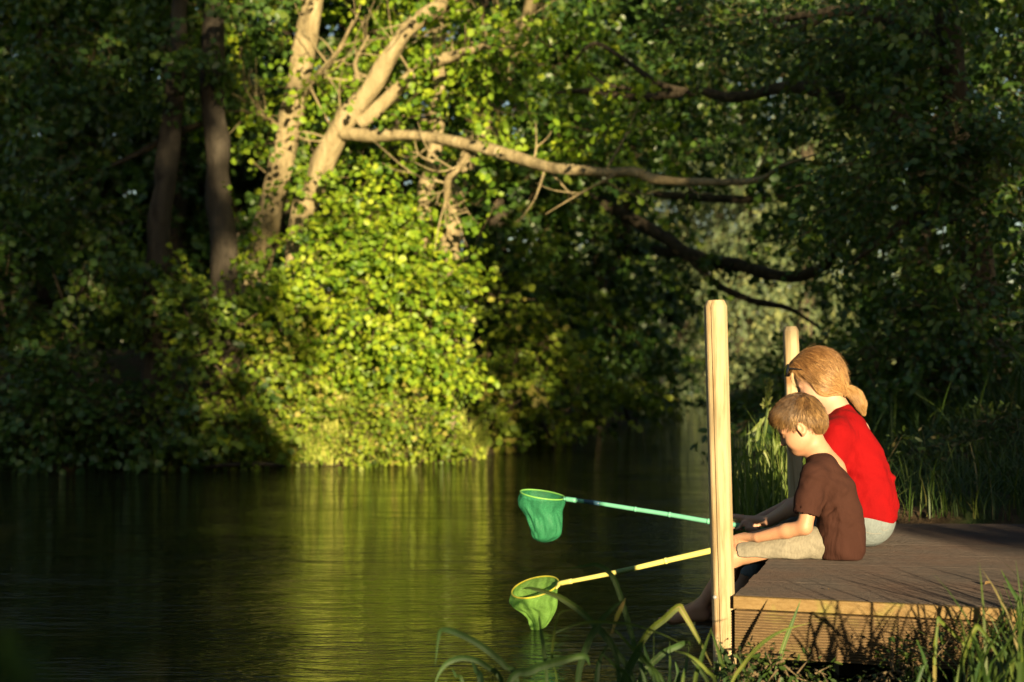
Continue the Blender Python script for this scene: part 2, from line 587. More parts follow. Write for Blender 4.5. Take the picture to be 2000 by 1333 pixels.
# forked tree whose limb reaches over the river
tB = [foot(560, 15.9), P(585, 450, 15.9), P(615, 365, 15.8), P(640, 295, 15.7), P(675, 235, 15.6), P(720, 180, 15.5), P(762, 110, 15.4), P(800, 55, 15.3), P(870, 5, 15.2), P(950, -60, 15), P(1010, -200, 14.8), P(1030, -420, 14.8)]
tree('forked pale tree with a long limb reaching over the river', tB, [0.16, 0.13, 0.125, 0.13, 0.115, 0.10, 0.09, 0.085, 0.075, 0.06, 0.05, 0.02],
     [L_(760, 330, 16.7, 0.7, 0.3, 0.35, 44), L_(900, 215, 15.2, 0.45, 0.4, 0.25, 22), L_(790, 200, 16.6, 0.7, 0.4, 0.5, 44), L_(690, 100, 16.2, 0.4, 0.35, 0.5, 34), L_(650, 160, 15.6, 0.15, 0.15, 0.3, 8),
      L_(960, 60, 14.8, 0.6, 0.5, 0.4, 30), L_(1040, 20, 14.5, 0.5, 0.5, 0.3, 22), L_(900, 70, 16.4, 0.8, 0.5, 0.6, 46), L_(940, 240, 14.8, 0.35, 0.3, 0.25, 14),
      L_(1140, 130, 13.5, 0.3, 0.3, 0.3, 10), L_(1200, 290, 14.3, 0.5, 0.3, 0.25, 24), L_(1250, 255, 12.9, 0.2, 0.25, 0.15, 6), L_(1060, 260, 14.9, 0.5, 0.3, 0.22, 14),
      (P(950, -250, 15), (2.2, 1.8, 1.3), 170), (P(1050, -520, 15), (2.2, 2.0, 1.4), 130)],
     M['alder'], M['bark_pale'],
     limbs=[([P(662, 262, 15.6), P(740, 266, 15.3), P(820, 266, 15.0), P(900, 280, 14.7), P(1000, 306, 14.3), P(1080, 328, 13.9), P(1180, 338, 13.5), P(1240, 335, 13.2), P(1290, 352, 13.0), P(1390, 356, 12.6), P(1480, 352, 12.3), P(1525, 325, 12.1), P(1600, 300, 11.8)],
             [0.075, 0.066, 0.056, 0.062, 0.058, 0.056, 0.048, 0.044, 0.043, 0.034, 0.026, 0.016, 0.006]),
            ([P(700, 245, 15.55), P(760, 190, 15.6), P(830, 130, 15.5), P(900, 105, 15.3), P(975, 82, 15.1), P(1060, 60, 14.8)], [0.075, 0.07, 0.065, 0.05, 0.035, 0.015]),
            ([P(830, 132, 15.5), P(900, 112, 15.6), P(960, 80, 15.7), P(1010, 76, 15.7)], [0.04, 0.035, 0.025, 0.01]),
            ([P(920, 290, 14.7), P(895, 330, 14.8), P(875, 352, 14.9), P(872, 400, 15.1)], [0.035, 0.032, 0.035, 0.03]),
            ([P(700, 160, 15.5), P(695, 120, 15.4), P(720, 70, 15.3)], [0.03, 0.022, 0.01])], tint=(0.66, 0.17))

# two darker trunks in the shade on the left, one slim one between
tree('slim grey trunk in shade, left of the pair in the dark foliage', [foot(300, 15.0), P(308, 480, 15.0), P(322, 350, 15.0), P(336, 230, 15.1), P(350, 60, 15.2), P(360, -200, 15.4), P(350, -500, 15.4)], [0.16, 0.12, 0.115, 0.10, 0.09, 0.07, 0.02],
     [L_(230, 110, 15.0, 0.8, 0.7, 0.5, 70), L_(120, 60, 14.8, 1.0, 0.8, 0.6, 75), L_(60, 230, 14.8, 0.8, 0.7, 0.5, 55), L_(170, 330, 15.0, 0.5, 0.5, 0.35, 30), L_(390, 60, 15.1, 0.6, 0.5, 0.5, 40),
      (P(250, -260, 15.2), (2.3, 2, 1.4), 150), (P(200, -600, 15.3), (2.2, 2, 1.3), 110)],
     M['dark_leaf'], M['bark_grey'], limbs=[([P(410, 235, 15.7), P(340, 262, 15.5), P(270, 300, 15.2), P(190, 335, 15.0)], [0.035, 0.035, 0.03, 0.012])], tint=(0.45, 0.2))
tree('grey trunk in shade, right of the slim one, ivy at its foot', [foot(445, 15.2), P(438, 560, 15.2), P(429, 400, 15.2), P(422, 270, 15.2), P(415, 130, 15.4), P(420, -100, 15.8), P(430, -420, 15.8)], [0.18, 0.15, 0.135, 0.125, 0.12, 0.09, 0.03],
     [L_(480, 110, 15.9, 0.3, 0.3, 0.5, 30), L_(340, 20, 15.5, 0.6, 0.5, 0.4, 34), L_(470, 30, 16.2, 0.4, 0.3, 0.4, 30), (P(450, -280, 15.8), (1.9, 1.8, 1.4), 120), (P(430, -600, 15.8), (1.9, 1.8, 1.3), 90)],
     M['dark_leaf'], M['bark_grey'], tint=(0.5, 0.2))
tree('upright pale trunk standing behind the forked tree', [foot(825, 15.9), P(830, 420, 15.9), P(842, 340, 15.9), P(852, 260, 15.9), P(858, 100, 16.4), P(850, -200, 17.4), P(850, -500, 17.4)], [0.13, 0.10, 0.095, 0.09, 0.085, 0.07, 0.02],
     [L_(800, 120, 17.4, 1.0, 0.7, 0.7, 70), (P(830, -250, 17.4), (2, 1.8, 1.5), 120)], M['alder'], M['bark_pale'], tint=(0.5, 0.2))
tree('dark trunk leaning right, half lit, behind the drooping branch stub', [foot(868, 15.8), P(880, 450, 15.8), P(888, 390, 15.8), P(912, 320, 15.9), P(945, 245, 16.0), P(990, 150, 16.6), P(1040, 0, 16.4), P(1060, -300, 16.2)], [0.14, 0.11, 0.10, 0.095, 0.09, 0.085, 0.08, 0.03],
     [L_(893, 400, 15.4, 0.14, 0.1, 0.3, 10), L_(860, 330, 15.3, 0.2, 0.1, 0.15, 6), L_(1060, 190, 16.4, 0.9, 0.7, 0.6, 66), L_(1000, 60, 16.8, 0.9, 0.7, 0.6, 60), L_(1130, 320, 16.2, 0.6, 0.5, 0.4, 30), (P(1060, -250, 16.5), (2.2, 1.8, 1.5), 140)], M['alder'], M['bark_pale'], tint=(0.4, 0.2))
# the dark tree at the bend with limbs over the water
tH = [foot(1090, 24), P(1150, 590, 24), P(1190, 510, 24), P(1222, 430, 23.8), P(1235, 385, 23.6), P(1225, 200, 23.4), P(1210, -50, 23.2), P(1200, -250, 23)]
tree('dark crooked tree at the river bend with low limbs over the water', tH, [0.22, 0.17, 0.16, 0.15, 0.14, 0.11, 0.08, 0.03],
     [L_(1180, 480, 23, 1.3, 1, 0.6, 60), L_(1080, 520, 23.4, 1.2, 1, 0.8, 70), L_(1300, 250, 21, 1.4, 1.2, 0.8, 90), L_(1250, 120, 22, 1.5, 1.2, 0.8, 100), L_(1400, 220, 20, 1.4, 1.2, 0.7, 90), L_(1480, 300, 18, 0.9, 0.8, 0.4, 50), L_(1440, 500, 20, 0.4, 0.4, 0.3, 12), L_(1330, 30, 24, 1.6, 1.2, 0.8, 110), L_(1480, 100, 22, 1.4, 1.2, 0.7, 90), (P(1250, -100, 22), (2.5, 2, 1.5), 150)],
     M['dark_leaf'], M['bark_dark'],
     limbs=[([P(1120, 372, 23), P(1180, 400, 22.5), P(1290, 460, 21.5), P(1350, 500, 21), P(1450, 522, 20), P(1540, 540, 19), P(1610, 520, 18.5), P(1640, 470, 18)], [0.08, 0.09, 0.1, 0.1, 0.09, 0.08, 0.07, 0.03]),
            ([P(1200, 488, 23.8), P(1280, 490, 22), P(1350, 498, 21)], [0.09, 0.08, 0.06]),
            ([P(1345, 500, 21), P(1400, 555, 20.5), P(1470, 588, 20), P(1540, 602, 19.5), P(1600, 640, 19)], [0.06, 0.055, 0.05, 0.04, 0.02]),
            ([P(1280, 380, 20), P(1400, 388, 19), P(1500, 390, 18), P(1580, 370, 17)], [0.05, 0.055, 0.045, 0.02])], leaf=0.11, tint=(0.5, 0.25))


def shrub(label, lobes, mat, group, name='shrub', stems=3, **kw):
    c = np.mean([l[0] for l in lobes], 0)
    g = float(ground_z([c[:2]])[0])
    g = max(g, 0.0)
    root = empty(name, (c[0], c[1] + 0.3, g), label, 'bush', group)
    for i in range(stems):
        l = lobes[i % len(lobes)]
        b = np.array([c[0] + random.uniform(-.3, .3), c[1] + 0.4 + random.uniform(-.2, .2), 0])
        b[2] = max(0.0, float(ground_z([b[:2]])[0])) - 0.1
        e = np.array(l[0])
        m = b * 0.5 + e * 0.5 + np.array([random.uniform(-.15, .15), 0, 0.15])
        link('stem', tube_mesh('stem', [b, m, e], [0.035, 0.025, 0.01], 6, 4, 0.2), M['bark_dark'], root)
    crown('crown', lobes, mat, root, **kw)
    return root


GB = 'bushes along the far bank'
RNG = np.random.default_rng(33)
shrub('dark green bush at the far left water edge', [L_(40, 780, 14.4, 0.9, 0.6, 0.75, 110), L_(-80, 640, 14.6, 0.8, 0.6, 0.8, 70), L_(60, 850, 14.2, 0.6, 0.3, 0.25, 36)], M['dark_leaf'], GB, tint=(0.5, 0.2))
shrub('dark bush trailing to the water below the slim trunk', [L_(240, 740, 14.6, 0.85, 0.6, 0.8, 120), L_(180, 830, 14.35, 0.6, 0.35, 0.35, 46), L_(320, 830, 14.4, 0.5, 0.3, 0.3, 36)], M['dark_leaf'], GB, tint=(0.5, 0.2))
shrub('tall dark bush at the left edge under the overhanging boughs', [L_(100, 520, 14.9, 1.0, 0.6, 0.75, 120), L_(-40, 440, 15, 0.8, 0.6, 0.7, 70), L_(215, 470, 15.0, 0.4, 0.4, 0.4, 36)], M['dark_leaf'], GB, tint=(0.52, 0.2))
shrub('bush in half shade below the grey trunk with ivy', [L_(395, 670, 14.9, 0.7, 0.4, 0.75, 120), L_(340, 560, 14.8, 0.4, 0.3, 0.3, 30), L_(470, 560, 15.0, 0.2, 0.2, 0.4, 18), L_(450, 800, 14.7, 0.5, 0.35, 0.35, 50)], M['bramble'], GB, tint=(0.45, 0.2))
shrub('sunlit yellow-green bush bulging toward the water', [L_(705, 520, 15.6, 0.75, 0.5, 0.55, 230), L_(770, 610, 15.4, 0.42, 0.4, 0.65, 170), L_(630, 600, 15.4, 0.6, 0.5, 0.7, 190), L_(800, 510, 15.5, 0.3, 0.3, 0.3, 46), L_(850, 590, 15.35, 0.2, 0.2, 0.5, 60), L_(855, 720, 15.3, 0.2, 0.2, 0.45, 50), L_(730, 425, 15.8, 0.45, 0.35, 0.25, 70), L_(740, 640, 15.2, 0.6, 0.4, 0.4, 140)], M['alder'], GB, leaf=0.078, tint=(0.7, 0.2), up=0.1, spray=0.42)
shrub('sunlit bramble mound below the yellow-green bush', [L_(650, 715, 15.6, 0.6, 0.3, 0.35, 190), L_(770, 725, 15.6, 0.5, 0.3, 0.34, 160), L_(520, 720, 15.2, 0.45, 0.4, 0.5, 120), L_(450, 820, 14.8, 0.35, 0.2, 0.3, 60), L_(825, 690, 15.4, 0.28, 0.3, 0.4, 80), L_(590, 815, 15.0, 0.3, 0.15, 0.25, 56), L_(700, 830, 15.0, 0.4, 0.15, 0.2, 52), L_(800, 800, 15.1, 0.3, 0.15, 0.25, 56), L_(870, 850, 15.3, 0.2, 0.15, 0.15, 24), L_(640, 880, 14.85, 0.4, 0.08, 0.08, 22), L_(790, 880, 14.95, 0.4, 0.08, 0.08, 22)], M['bramble'], GB, leaf=0.06, tint=(0.7, 0.2), up=0.1, spray=0.35)
shrub('shadowy bush right of the sunlit one, hanging over the water', [L_(1010, 690, 18.0, 0.75, 0.7, 0.8, 120), L_(1110, 740, 19.5, 0.8, 0.8, 0.7, 110), L_(1000, 800, 17.6, 0.5, 0.5, 0.35, 50), L_(1060, 600, 19, 0.8, 0.7, 0.6, 80), L_(1090, 820, 19.2, 0.55, 0.5, 0.2, 34)], M['bramble'], GB, leaf=0.1, tint=(0.6, 0.22))
shrub('dim bush farther along the bend of the far bank', [L_(1200, 720, 25, 1.0, 1, 0.8, 90), L_(1260, 760, 29, 0.9, 1, 0.5, 60), L_(1140, 620, 24.5, 1.0, 0.9, 0.8, 80), L_(1280, 690, 31, 1.0, 1, 0.9, 60)], M['dark_leaf'], GB, leaf=0.11, tint=(0.5, 0.25))

# the wood behind the bank: trees standing one behind another
GW = 'trees of the wood behind the far bank'
spots = [(-180, 21, 'leftmost tree of the dark wood behind the far bank'), (90, 22, 'second tree from the left in the dark wood'), (330, 21.5, 'wood tree behind the slim grey trunk'), (560, 22.5, 'wood tree behind the thick leaning trunk'),
         (760, 22, 'wood tree behind the forked tree'), (960, 22.5, 'wood tree behind the half lit leaning trunk'), (1090, 27, 'wood tree behind the dark crooked tree'), (-60, 25, 'wood tree filling the gap at the left edge of the wood'), (180, 24.5, 'wood tree seen left of the slim grey trunk'), (270, 25.5, 'wood tree seen just behind the slim grey trunk'), (450, 24.5, 'wood tree filling the gap beside the thick leaning trunk')]
for q_, d in [(-250, 28), (-60, 29), (150, 28), (360, 29), (560, 28.5), (750, 29), (930, 28.5), (1060, 33), (1160, 38)]:
    spots.append((q_, d, ['far wood tree deep in the shade at the left edge', 'far wood tree deep in shade, second from the left edge', 'far wood tree deep in shade, third from the left edge', 'far wood tree deep in shade, fourth from the left edge', 'far wood tree showing between the leaning and the forked trunks', 'far wood tree showing under the long limb', 'far wood tree right of the half lit trunk', 'far wood tree left of the river bend', 'far wood tree standing at the river bend'][len(spots) - 11]))
for i, (px, d, lab) in enumerate(spots):
    f0 = foot(px, d)
    lobes = []
    for k in range(8 if d < 25 else 10):
        lobes.append((f0 + np.array([random.uniform(-1.3, 1.3), random.uniform(-.6, .6), 0.4 + 0.95 * k + random.uniform(-.2, .2)]), (1.6, 0.9, 0.85), 100))
    lobes.append((f0 + np.array([0, 0, 9.5]), (2.4, 2, 2.0), 130))
    lobes.append((f0 + np.array([0, 0, 12]), (1.8, 1.7, 1.8), 90))
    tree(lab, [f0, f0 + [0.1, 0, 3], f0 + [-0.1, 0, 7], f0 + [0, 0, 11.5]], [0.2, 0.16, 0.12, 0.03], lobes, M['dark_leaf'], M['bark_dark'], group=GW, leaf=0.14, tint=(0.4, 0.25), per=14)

# pale willows at the far end of the reach
GF = 'pale trees at the far end of the river'
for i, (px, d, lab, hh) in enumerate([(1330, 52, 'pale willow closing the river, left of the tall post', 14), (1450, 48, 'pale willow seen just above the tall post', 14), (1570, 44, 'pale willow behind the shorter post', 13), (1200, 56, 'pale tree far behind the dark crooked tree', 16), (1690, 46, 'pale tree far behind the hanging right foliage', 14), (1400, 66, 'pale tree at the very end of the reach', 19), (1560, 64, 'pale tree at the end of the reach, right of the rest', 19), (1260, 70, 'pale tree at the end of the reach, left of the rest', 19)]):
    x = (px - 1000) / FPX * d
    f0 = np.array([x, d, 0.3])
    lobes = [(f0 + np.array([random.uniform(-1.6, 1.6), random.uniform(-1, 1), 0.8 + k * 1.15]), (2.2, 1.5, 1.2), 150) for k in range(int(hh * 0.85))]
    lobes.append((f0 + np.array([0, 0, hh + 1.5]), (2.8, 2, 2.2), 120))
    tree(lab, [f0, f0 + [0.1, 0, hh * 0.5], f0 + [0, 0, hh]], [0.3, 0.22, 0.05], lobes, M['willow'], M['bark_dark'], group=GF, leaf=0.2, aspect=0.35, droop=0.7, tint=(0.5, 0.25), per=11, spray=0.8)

# right bank: the tree that hangs over the landing stage
fR = foot(1960, 11.5)
tR = [fR, P(1945, 760, 11.5), P(1930, 640, 11.5), P(1900, 420, 11.4), P(1870, 200, 11.2), P(1840, -60, 11.0), P(1820, -400, 11.0), P(1800, -700, 11)]
tree('dark leafy tree hanging over the landing stage from the right bank', tR, [0.2, 0.15, 0.13, 0.12, 0.11, 0.09, 0.07, 0.02],
     [L_(1780, 560, 10.6, 0.45, 0.5, 0.55, 66), L_(1900, 600, 10.3, 0.5, 0.5, 0.55, 70), L_(1800, 380, 10.6, 0.6, 0.6, 0.5, 70), L_(1940, 400, 10.2, 0.5, 0.5, 0.6, 66), L_(1720, 250, 10.8, 0.5, 0.6, 0.45, 56),
      L_(1880, 180, 10.6, 0.7, 0.6, 0.5, 70), L_(1700, 90, 11, 0.6, 0.6, 0.4, 56), L_(1560, 130, 11.6, 0.6, 0.6, 0.35, 44), L_(1840, 20, 10.8, 0.8, 0.7, 0.4, 66), L_(1700, 440, 11, 0.35, 0.4, 0.3, 30), L_(1620, 330, 11.8, 0.5, 0.5, 0.3, 36),
      L_(1780, 690, 10.8, 0.4, 0.4, 0.25, 30), L_(1480, 60, 12.5, 0.7, 0.6, 0.35, 44), L_(1380, 120, 13.5, 0.6, 0.6, 0.3, 34),
      (P(1750, -250, 11), (2.2, 2, 1.3), 170), (P(1800, -700, 11), (2.2, 2, 1.5), 130), (P(2200, 0, 11), (1.2, 1.2, 1.8), 110), (P(1450, -250, 12.5), (2, 1.6, 1.0), 110)],
     M['dark_leaf'], M['bark_dark'],
     limbs=[([P(1880, 300, 11.3), P(1780, 250, 11.2), P(1660, 200, 11.5), P(1560, 170, 12), P(1430, 190, 12.8), P(1360, 180, 13.2), P(1250, 190, 13.6), P(1160, 178, 13.9), P(1085, 182, 14)], [0.08, 0.075, 0.07, 0.06, 0.045, 0.04, 0.04, 0.03, 0.012]),
            ([P(1370, 182, 13.2), P(1290, 165, 13.4), P(1210, 110, 13.6), P(1160, 85, 13.7), P(1120, 120, 13.8)], [0.035, 0.03, 0.025, 0.02, 0.01]),
            ([P(1270, 188, 13.6), P(1220, 172, 13.6), P(1180, 165, 13.7), P(1150, 140, 13.8)], [0.025, 0.02, 0.016, 0.008]),
            ([P(1860, 100, 11.1), P(1740, 40, 11.3), P(1640, 20, 11.6), P(1540, 60, 12), P(1480, 10, 12.4), P(1440, -30, 12.6)], [0.06, 0.055, 0.05, 0.035, 0.025, 0.01]),
            ([P(1640, 20, 11.6), P(1400, 50, 12.9), P(1330, 0, 13.2)], [0.03, 0.03, 0.03]),
            ([P(1280, 65, 13.3), P(1340, 5, 13.2), P(1400, -60, 13.0)], [0.025, 0.035, 0.04]),
            ([P(1900, 440, 11.4), P(1800, 420, 11), P(1720, 470, 10.9), P(1660, 520, 10.9)], [0.05, 0.04, 0.03, 0.012])], leaf=0.068, aspect=0.62, per=18, tint=(0.5, 0.25))
for px, d, lab in [(1800, 17, 'dark tree behind the hanging foliage on the right bank'), (2080, 15, 'dark tree at the right edge of the right bank'), (1700, 27, 'dark tree farther up the right bank'), (1930, 22, 'dark tree behind the right edge of the mound')]:
    f0 = foot(px, d)
    lobes = [(f0 + np.array([random.uniform(-.8, .8), random.uniform(-.5, .5), 0.6 + 0.9 * k]), (1.25, 0.8, 0.8), 100) for k in range(8)]
    lobes.append((f0 + np.array([0, 0, 8]), (2.2, 2, 2), 120))
    tree(lab, [f0, f0 + [0, 0.1, 3], f0 + [0.1, 0, 9]], [0.2, 0.15, 0.04], lobes, M['dark_leaf'], M['bark_dark'], group='trees of the right bank', leaf=0.12, tint=(0.4, 0.25), per=11)
shrub('dim nettle bush behind the grassy mound on the right', [L_(1900, 720, 10.4, 0.6, 0.4, 0.35, 60), L_(1990, 740, 9.9, 0.5, 0.4, 0.35, 44), L_(1790, 740, 10.6, 0.35, 0.3, 0.25, 30)], M['dark_leaf'], 'bushes of the right bank', tint=(0.5, 0.2), leaf=0.08, aspect=0.5)
shrub('soft low nettles covering the mound behind the deck', [L_(1850, 905, 8.0, 0.4, 0.4, 0.14, 110), L_(1950, 880, 8.2, 0.4, 0.4, 0.16, 110), L_(1790, 950, 7.6, 0.25, 0.3, 0.1, 60), L_(1900, 965, 7.4, 0.35, 0.3, 0.1, 90), L_(1990, 950, 7.4, 0.3, 0.3, 0.12, 70)], M['grass'], 'bushes of the right bank', tint=(0.6, 0.25), leaf=0.045, aspect=0.4, spray=0.2, per=12)

for lab, lb in [('dark low bush at the water edge behind the reeds', [(np.array([2.6, 12.0, 0.55]), (0.6, 0.8, 0.45), 70), (np.array([3.2, 13.5, 0.7]), (0.7, 0.8, 0.55), 70)]),
                ('dark bush farther up the right water edge', [(np.array([4.0, 18.5, 0.7]), (0.8, 1.1, 0.6), 80), (np.array([4.6, 21.5, 0.9]), (0.9, 1.2, 0.8), 80)]),
                ('dark bush on the right bank near the river bend', [(np.array([5.6, 28.0, 0.9]), (1.0, 1.5, 0.8), 80), (np.array([6.4, 33.0, 1.0]), (1.0, 1.6, 0.9), 80)])]:
    shrub(lab, lb, M['dark_leaf'], 'bushes of the right bank', tint=(0.5, 0.25), leaf=0.085, aspect=0.6)

# trees on the near bank behind the photographer: the sun comes through the gap between them
GN = 'trees behind the photographer'


def near_tree(x, y, label, w, hgt, n, zlo=0.6, nlow=None):
    f0 = np.array([x, y, float(ground_z([[x, y]])[0]) - 0.1])
    lobes = []
    k = 0
    z = zlo
    while z < hgt:
        lobes.append((f0 + np.array([random.uniform(-.15, .15) * w, random.uniform(-.5, .5), z]), (w, 1.2, 0.95), n if z > 4.6 or nlow is None else nlow))
        z += 1.1
    tree(label, [f0, f0 + [0.1, 0, hgt * 0.5], f0 + [0, 0, hgt]], [0.25, 0.18, 0.05], lobes, M['dark_leaf'], M['bark_dark'], group=GN, leaf=0.2, per=12, spray=0.7, shell=0.3)


SUNX = math.tan(SUN_AZ)


def beam(x, y, yy):
    """where the sun ray through (x, y) passes the row yy"""
    return x + (y - yy) * SUNX


YN = -9.0
RNG = np.random.default_rng(5)
random.seed(5)
gl = beam(-2.78, 15.3, YN)          # left side of the gap: left edge of the lit patch on the far bank
gr = beam(2.28, 5.6, YN)            # right side of the gap: the back of the sitting woman
for i, (x, w, lab) in enumerate([(gl - 1.3, 1.3, 'leafy tree left of the sunny gap behind the photographer'), (gl - 3.6, 1.5, 'second leafy tree left of the sunny gap'), (gl - 6.2, 1.6, 'third leafy tree left of the sunny gap'), (gl - 9.0, 1.7, 'farthest leafy tree left of the sunny gap')]):
    near_tree(x, YN - 0.3 * i, lab, w, 11, 120)
for i, (x, w, lab) in enumerate([(gr + 1.35, 1.3, 'leafy tree right of the sunny gap behind the photographer'), (gr + 3.8, 1.5, 'second leafy tree right of the sunny gap'), (gr + 6.4, 1.6, 'third leafy tree right of the sunny gap'), (gr + 9.2, 1.8, 'farthest leafy tree right of the sunny gap')]):
    near_tree(x, YN - 0.3 * i, lab, w, 7.9 if i == 0 else 8.8, 90 if i == 0 else 42, nlow=120)

# ------------------------------------------------------------------ grass of the banks
RNG = np.random.default_rng(21)
random.seed(21)
def scatter(x0, x1, y0, y1, n, keep=None):
    p = np.column_stack([RNG.uniform(x0, x1, n), RNG.uniform(y0, y1, n)])
    z = ground_z(p)
    k = z > 0.03
    if keep is not None:
        k &= keep(p)
    return np.column_stack([p, z - 0.01])[k]


DK0 = np.array([0.68, 4.32])              # near outer corner of the landing stage
DK1 = np.array([1.305, 6.36])             # far outer corner
DR0 = np.array([0.957, -0.291])           # its near edge runs to the right and a little forward
ENDV = unit(DK1 - DK0)


def off_deck(p):
    t_ = (p[:, 1] - DK0[1]) / (DK1[1] - DK0[1])
    xl = DK0[0] + t_ * (DK1[0] - DK0[0])
    ynear = DK0[1] + (p[:, 0] - DK0[0]) * (DR0[1] / DR0[0])
    return ~((p[:, 0] > xl - 0.05) & (p[:, 1] > ynear - 0.03) & (p[:, 1] < DK1[1] + 0.05))


b = scatter(1.2, 6.0, 6.42, 11.5, 22000, off_deck)
o = blades(b, RNG.uniform(0.10, 0.30, len(b)), RNG.uniform(0.2, 1.1, len(b)), RNG.uniform(0.004, 0.009, len(b)), M['grass'], 'bank_grass')
tag(o, 'tall dim grass covering the mound behind the landing stage', 'grass', kind='stuff')
b = scatter(1.5, 9.0, 8.0, 34.0, 26000, lambda p: (seg_dist(p, RIGHT) < 2.2) & (p[:, 0] > np.interp(p[:, 1], RIGHT[10:, 1], RIGHT[10:, 0])))
o = blades(b, RNG.uniform(0.15, 0.5, len(b)), RNG.uniform(0.2, 1.2, len(b)), RNG.uniform(0.008, 0.018, len(b)), M['grass'], 'riverside_grass')
tag(o, 'rough grass along the right bank upstream', 'grass', kind='stuff')
b = scatter(1.0, 3.0, 3.3, 4.6, 1700, off_deck)
o = blades(b, RNG.uniform(0.12, 0.36, len(b)), RNG.uniform(0.2, 0.9, len(b)), RNG.uniform(0.005, 0.010, len(b)), M['grass'], 'shore_grass')
tag(o, 'grass in front of the landing stage at the lower right', 'grass', kind='stuff')
b = scatter(-2.6, -0.25, 14.6, 16.2, 15000)
cl0 = np.sin(b[:, 0] * 9.1) + np.sin(b[:, 0] * 4.3 + b[:, 1] * 6)
hg_ = RNG.uniform(0.1, 0.42, len(b)) * (1 + 0.4 * cl0)
o = blades(b, hg_, RNG.uniform(0.1, 1.1, len(b)), RNG.uniform(0.007, 0.016, len(b)), M['pale_grass'], 'sunlit_bank_grass', bend=0.9, toward=-math.pi / 2, tint=(0.55, 0.3))
ex = RNG.uniform(-2.75, -0.3, 3200)
ey = np.interp(ex, LEFT[:, 0], LEFT[:, 1]) + RNG.uniform(-0.06, 0.25, len(ex)) + 0.05 * np.sin(ex * 7)
eb = np.column_stack([ex, ey, RNG.uniform(0.0, 0.2, len(ex))])
b = np.vstack([b, eb])
hg_ = np.concatenate([hg_, RNG.uniform(0.15, 0.4, len(eb))])
bpy.data.objects.remove(o, do_unlink=True)
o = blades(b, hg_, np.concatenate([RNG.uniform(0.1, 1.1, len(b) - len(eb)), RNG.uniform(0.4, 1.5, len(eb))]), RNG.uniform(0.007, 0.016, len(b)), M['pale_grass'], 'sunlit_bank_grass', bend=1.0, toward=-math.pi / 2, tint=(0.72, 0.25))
tag(o, 'pale sunlit grass hanging to the water on the far bank', 'grass', kind='stuff')
b = scatter(-7.5, -2.4, 13.9, 15.4, 3000)
ex = RNG.uniform(-7.5, -2.5, 1600)
b = np.vstack([b, np.column_stack([ex, np.interp(ex, LEFT[:, 0], LEFT[:, 1]) + RNG.uniform(-0.06, 0.2, len(ex)), RNG.uniform(0.0, 0.15, len(ex))])])
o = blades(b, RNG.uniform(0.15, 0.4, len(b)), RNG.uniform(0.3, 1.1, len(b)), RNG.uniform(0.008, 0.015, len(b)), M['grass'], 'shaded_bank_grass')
tag(o, 'dark grass along the shaded foot of the far bank', 'grass', kind='stuff')

# ------------------------------------------------------------------ the landing stage
DZ = 0.32


def wood_mat(name, cols, axis_rot, grain=(0.5, 26, 26), rough=0.75, wear=0.5, green=0.0):
    t = NT(name)
    v = t.coord(grain, rot=(0, 0, axis_rot))
    info = t.n('ShaderNodeObjectInfo')
    vv = t.n('ShaderNodeVectorMath', {0: v.outputs[0]}, operation='ADD')
    rnd = t.n('ShaderNodeCombineXYZ', {0: t.math('MULTIPLY', info.outputs['Random'], 17.0), 1: t.math('MULTIPLY', info.outputs['Random'], 9.0)})
    t.set(vv.inputs[1], rnd.outputs[0])
    n1 = t.noise(vv.outputs[0], 5.0, 6, 0.62, 0.1)
    n2 = t.noise(t.coord((1, 1, 1)), 3.5, 4, 0.6)
    n3 = t.noise(vv.outputs[0], 22.0, 3, 0.7)
    c = t.ramp(n1.outputs[0], [(0.28, cols[0]), (0.5, cols[1]), (0.75, cols[2])]).outputs[0]
    c = t.mix(t.ramp(n2.outputs[0], [(0.4, (0, 0, 0)), (0.7, (wear, wear, wear))]).outputs[0], c, cols[3])
    c = t.mix(t.math('MULTIPLY', n3.outputs[0], 0.35), c, tuple(x * 0.35 for x in cols[1]))
    if green:
        n4 = t.noise(t.coord(), 9.0, 3)
        c = t.mix(t.ramp(n4.outputs[0], [(0.55, (0, 0, 0)), (0.75, (green, green, green))]).outputs[0], c, (0.16, 0.17, 0.03))
    nm = t.bump(n3.outputs[0], 0.5, 0.004)
    return t.done(t.bsdf(Base_Color=c, Roughness=rough, Specular_IOR_Level=0.3, Normal=nm))


DANG = math.atan2(DR0[1], DR0[0])
M['deck'] = wood_mat('weathered_deck', [(0.024, 0.019, 0.017), (0.044, 0.035, 0.03), (0.076, 0.056, 0.045), (0.064, 0.033, 0.021)], -DANG)
M['fascia'] = wood_mat('larch_fascia', [(0.10, 0.06, 0.024), (0.155, 0.097, 0.042), (0.21, 0.137, 0.062), (0.12, 0.07, 0.028)], -DANG, green=0.5)

M['groove'] = wood_mat('groove_shade_dirt', [(0.055, 0.034, 0.016), (0.088, 0.055, 0.025), (0.12, 0.077, 0.035), (0.07, 0.045, 0.018)], -DANG)  # groove floors: dirt, with the shade of the recess painted into the colour
jet = empty('jetty', (float(DK0[0]), float(DK0[1]), 0.0), 'wooden landing stage with grooved boards and two pale corner posts', 'jetty')


